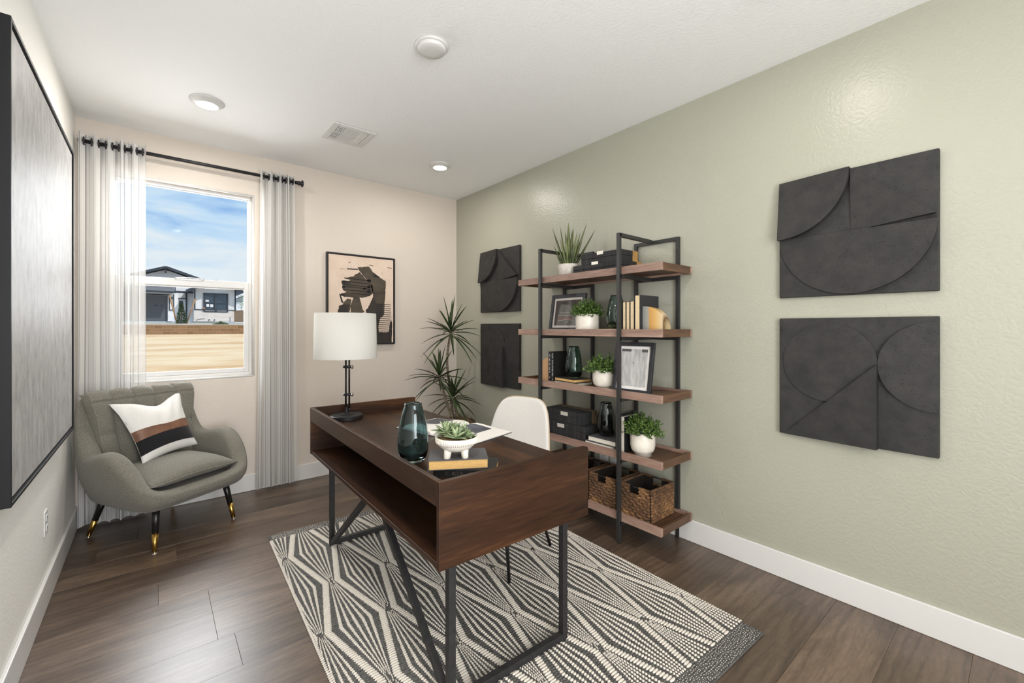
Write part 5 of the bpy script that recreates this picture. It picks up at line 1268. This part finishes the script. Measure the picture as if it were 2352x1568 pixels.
bm = bmn(); prism(bm, [(49.9, 4.62), (56.5, 6.2), (56.5, 6.05), (49.9, 4.50)], lambda a, b: (-8, a, b), lambda a, b: (1.45, a, b)); obj('garage_roof', bm, ROOF, h)
part('garage_fascia', [('box', -8, 49.85, 4.50, 1.50, 49.93, 4.66)], TRM, h)
# main gable behind
bm = bmn(); prism(bm, [(-3.5, G0), (5.2, G0), (5.2, 5.35), (.86, 6.95), (-3.5, 5.35)], lambda a, b: (a, 53.6, b), lambda a, b: (a, 62, b)); obj('gable_wall', bm, HW, h)
for (xa, za, xb, zb_) in ((.86, 7.16, -4.2, 5.30), (.86, 7.16, 5.9, 5.30)):
    bm = bmn(); bar(bm, (xa, 57.5, za), (xb, 57.5, zb_), 9.2, .12, (0, 0, 1)); obj('roof', bm, ROOF, h)
    bm = bmn(); bar(bm, (xa, 52.86, za-.02), (xb, 52.86, zb_-.02), .10, .22, (0, 0, 1)); obj('barge_board', bm, TRM, h)
part('gable_bracket', [('box', .80, 52.9, 6.62, .92, 53.6, 6.98)], TRM, h)
bm = bmn(); prism(bm, [(1.5, 5.9), (2.9, 6.75), (5.6, 5.7)], lambda a, b: (a, 56, b), lambda a, b: (a, 64, b)); obj('rear_roof', bm, ROOF, h)
# porch and entry
part('porch_wall', [('box', 1.43, 53.2, G0, 3.0, 53.3, 5.4)], HW, h)
part('porch_beam', [('box', 1.43, 51.9, 4.66, 2.95, 52.1, 4.86), ('box', 1.50, 51.88, 4.86, 1.58, 52.0, 5.35)], TRM, h)
part('porch_column', [('box', 1.5, 51.9, G0, 1.76, 52.15, 4.66)], HW, h)
d = part('front_door', [('box', 1.80, 53.1, G0+.1, 2.38, 53.2, 4.15)], HW, h)
part('door_light', [('box', 1.86, 53.06, 3.2, 2.18, 53.1, 3.98)], WG, d)
part('door_frame', [('box', 2.38, 53.0, G0, 2.50, 53.2, 4.75), ('box', 1.76, 53.0, 4.15, 2.5, 53.2, 4.24)], TRM, h)
# right bay
part('bay_wall', [('box', 2.95, 51, 3.08, 6.28, 60, 5.35)], HW, h)
part('bay_stone', [('box', 2.92, 50.9, G0, 6.33, 60, 3.05)], STONE, h)
part('bay_trim', [('box', 2.93, 50.93, 3.06, 3.03, 51, 5.0), ('box', 6.20, 50.93, 3.06, 6.30, 51, 5.3), ('box', 2.93, 50.86, 3.04, 6.33, 51, 3.12)], TRM, h)
bm = bmn(); prism(bm, [(2.3, 4.72), (4.6, 5.75), (6.9, 4.82), (6.9, 4.95), (4.6, 5.92), (2.3, 4.86)], lambda a, b: (a, 50.2, b), lambda a, b: (a, 60, b)); obj('bay_roof', bm, ROOF, h)
for (p, q) in (((2.3, 4.79), (4.6, 5.84)), ((4.6, 5.84), (6.9, 4.89))):
    bm = bmn(); bar(bm, (p[0], 50.15, p[1]), (q[0], 50.15, q[1]), .06, .20, (0, 0, 1)); obj('bay_fascia', bm, TRM, h)
wd = part('bay_window', [('box', 3.64, 50.85, 2.88, 3.76, 51, 4.70), ('box', 5.52, 50.85, 2.88, 5.64, 51, 4.70), ('box', 3.76, 50.85, 4.60, 5.52, 51, 4.70), ('box', 3.76, 50.85, 2.86, 5.52, 51, 2.96), ('box', 4.52, 50.85, 2.96, 4.72, 51, 4.60), ('box', 3.76, 50.88, 3.70, 4.52, 51, 3.77), ('box', 4.72, 50.88, 3.70, 5.52, 51, 3.77)], TRM, h)
part('pane', [('box', 3.76, 50.94, 2.96, 4.52, 50.98, 4.6), ('box', 4.72, 50.94, 2.96, 5.52, 50.98, 4.6)], WG, wd)
for (a, b, c, d_) in ((3.82, 4.08, 3.86, 4.03), (3.88, 4.10, 3.36, 3.64), (4.18, 4.42, 3.34, 3.62)): part('window_sticker', [('box', a, 50.90, c, b, 50.93, d_)], HW, wd)
part('meter_box', [('box', 3.62, 50.72, 3.14, 3.76, 50.9, 3.28)], ORANGE, h)
for xx in (4.05, 4.48): part('vent_cap', [('box', xx, 50.8, 2.06, xx+.09, 50.9, 2.16)], TRM, h)
bm = bmn(); tube(bm, [(3.05, 50.6, 2.02), (3.2, 50.6, 2.12), (3.45, 50.62, 2.18), (3.72, 50.75, 2.2)], .03, 8); tag(obj('drain_hose', bm, TRM, None, smooth=True), 'black hose curving along the foot of the white house', 'hose')
# neighbour, fence, planting
f = thing('wood_fence', 'tan board fence at the right side of the white house', 'fence', (7, 49, 1.85))
part('boards', [('bar', (6.12, 50.5, 2.45), (8.5, 47.0, 2.45), .06, 1.1)], flat('tan_board', (186, 156, 128), .8), f); part('cap_rail', [('bar', (6.12, 50.5, 3.03), (8.5, 47.0, 3.03), .12, .05)], flat('tan_cap', (170, 138, 110), .8), f)
nb = thing('neighbour_house', 'pale house with a grey roof partly seen at the far right of the window', 'house', (10.5, 60, 2))
part('wall', [('box', 7.3, 60, 1.9, 15, 66, 4.5)], HW, nb)
bm = bmn(); prism(bm, [(6.9, 4.35), (11, 6.4), (15.4, 4.35), (15.4, 4.5), (11, 6.6), (6.9, 4.5)], lambda a, b: (a, 59.6, b), lambda a, b: (a, 66.4, b)); obj('roof', bm, ROOF, nb)
bm = bmn(); prism(bm, [(7.3, 4.45), (11, 6.3), (15, 4.45)], lambda a, b: (a, 60, b), lambda a, b: (a, 66, b)); obj('gable', bm, HW, nb)
NEED = noisy('spruce_needles', (38, 62, 40), (104, 128, 84), 6, .8); TW = flat('tan_stake', (164, 122, 80), .8)
tr = thing('spruce_tree', 'young conical green spruce between two slanting wooden stakes', 'tree', (1.7, 44, 1.68))
bm = bmn(); tube(bm, [(1.7, 44, 1.62), (1.7, 44, 3.2)], [.06, .02], 8); obj('trunk', bm, M['bark'], tr)
bm = bmn(); rr = random.Random(6)
for i in range(900):
    f_ = rr.random()**1.3; z = 1.72+1.6*f_; r_ = .32*(1-f_)**.85+.02; a = rr.uniform(0, 2*PI); q = rr.uniform(.5, 1.08)*r_
    c = Vector((1.7+q*math.cos(a), 44+q*math.sin(a), z)); d = Vector((math.cos(a), math.sin(a), rr.uniform(-.1, .9))).normalized(); s_ = d.orthogonal().normalized()*.03
    u_ = d.cross(s_); bm.faces.new([bm.verts.new(p) for p in (c-s_, c+d*.13, c+s_)]); bm.faces.new([bm.verts.new(p) for p in (c-u_, c+d*.12, c+u_)])
obj('needles', bm, NEED, tr)
for (p, q, lb) in (((1.42, 43.9, 1.66), (.94, 43.9, 3.94), 'slanting wooden stake at the left of the young spruce'), ((2.03, 43.9, 1.66), (2.60, 43.9, 3.72), 'slanting wooden stake at the right of the young spruce')):
    bm = bmn(); tube(bm, [p, q], .045, 8); tag(obj('tree_stake', bm, TW, None, smooth=True), lb, 'stake', 'stakes by the young spruce')
bm = bmn()
for i in range(420):
    a = rr.uniform(0, 2*PI); q = rr.uniform(0, .55); c = Vector((4.2+q*math.cos(a), 42.2+q*math.sin(a)*.5, 1.60+.24*(1-q/.6)*rr.random())); d = Vector((rr.gauss(0, 1), rr.gauss(0, 1), rr.uniform(.2, 1.2))).normalized(); s_ = d.orthogonal().normalized()*.03
    bm.faces.new([bm.verts.new(p) for p in (c-s_, c+d*.16, c+s_)])
sh = thing('low_shrub', 'low spreading dark green shrub on the gravel above the retaining wall', 'shrub', (4.2, 42.2, 1.58)); obj('foliage', bm, noisy('shrub_leaf', (52, 66, 38), (116, 122, 76), 5, .8), sh)
tr = thing('sapling', 'thin leafy sapling beside the fence, in front of the pale far house', 'tree', (6.75, 50.8, 1.9))
bm = bmn(); tube(bm, [(6.75, 50.8, 1.9), (6.72, 50.8, 4.5)], [.03, .01], 6); obj('trunk', bm, M['bark'], tr)
bm = bmn()
for i in range(160):
    c = Vector((6.72+rr.gauss(0, .16), 50.8+rr.gauss(0, .16), rr.uniform(3.3, 4.6))); d = Vector((rr.gauss(0, 1), rr.gauss(0, 1), rr.gauss(0, 1))).normalized(); s_ = d.orthogonal().normalized()*.03
    bm.faces.new([bm.verts.new(p) for p in (c-s_, c+d*.10, c+s_)])
obj('leaves', bm, flat('sapling_leaf', (120, 150, 96), .8), tr)
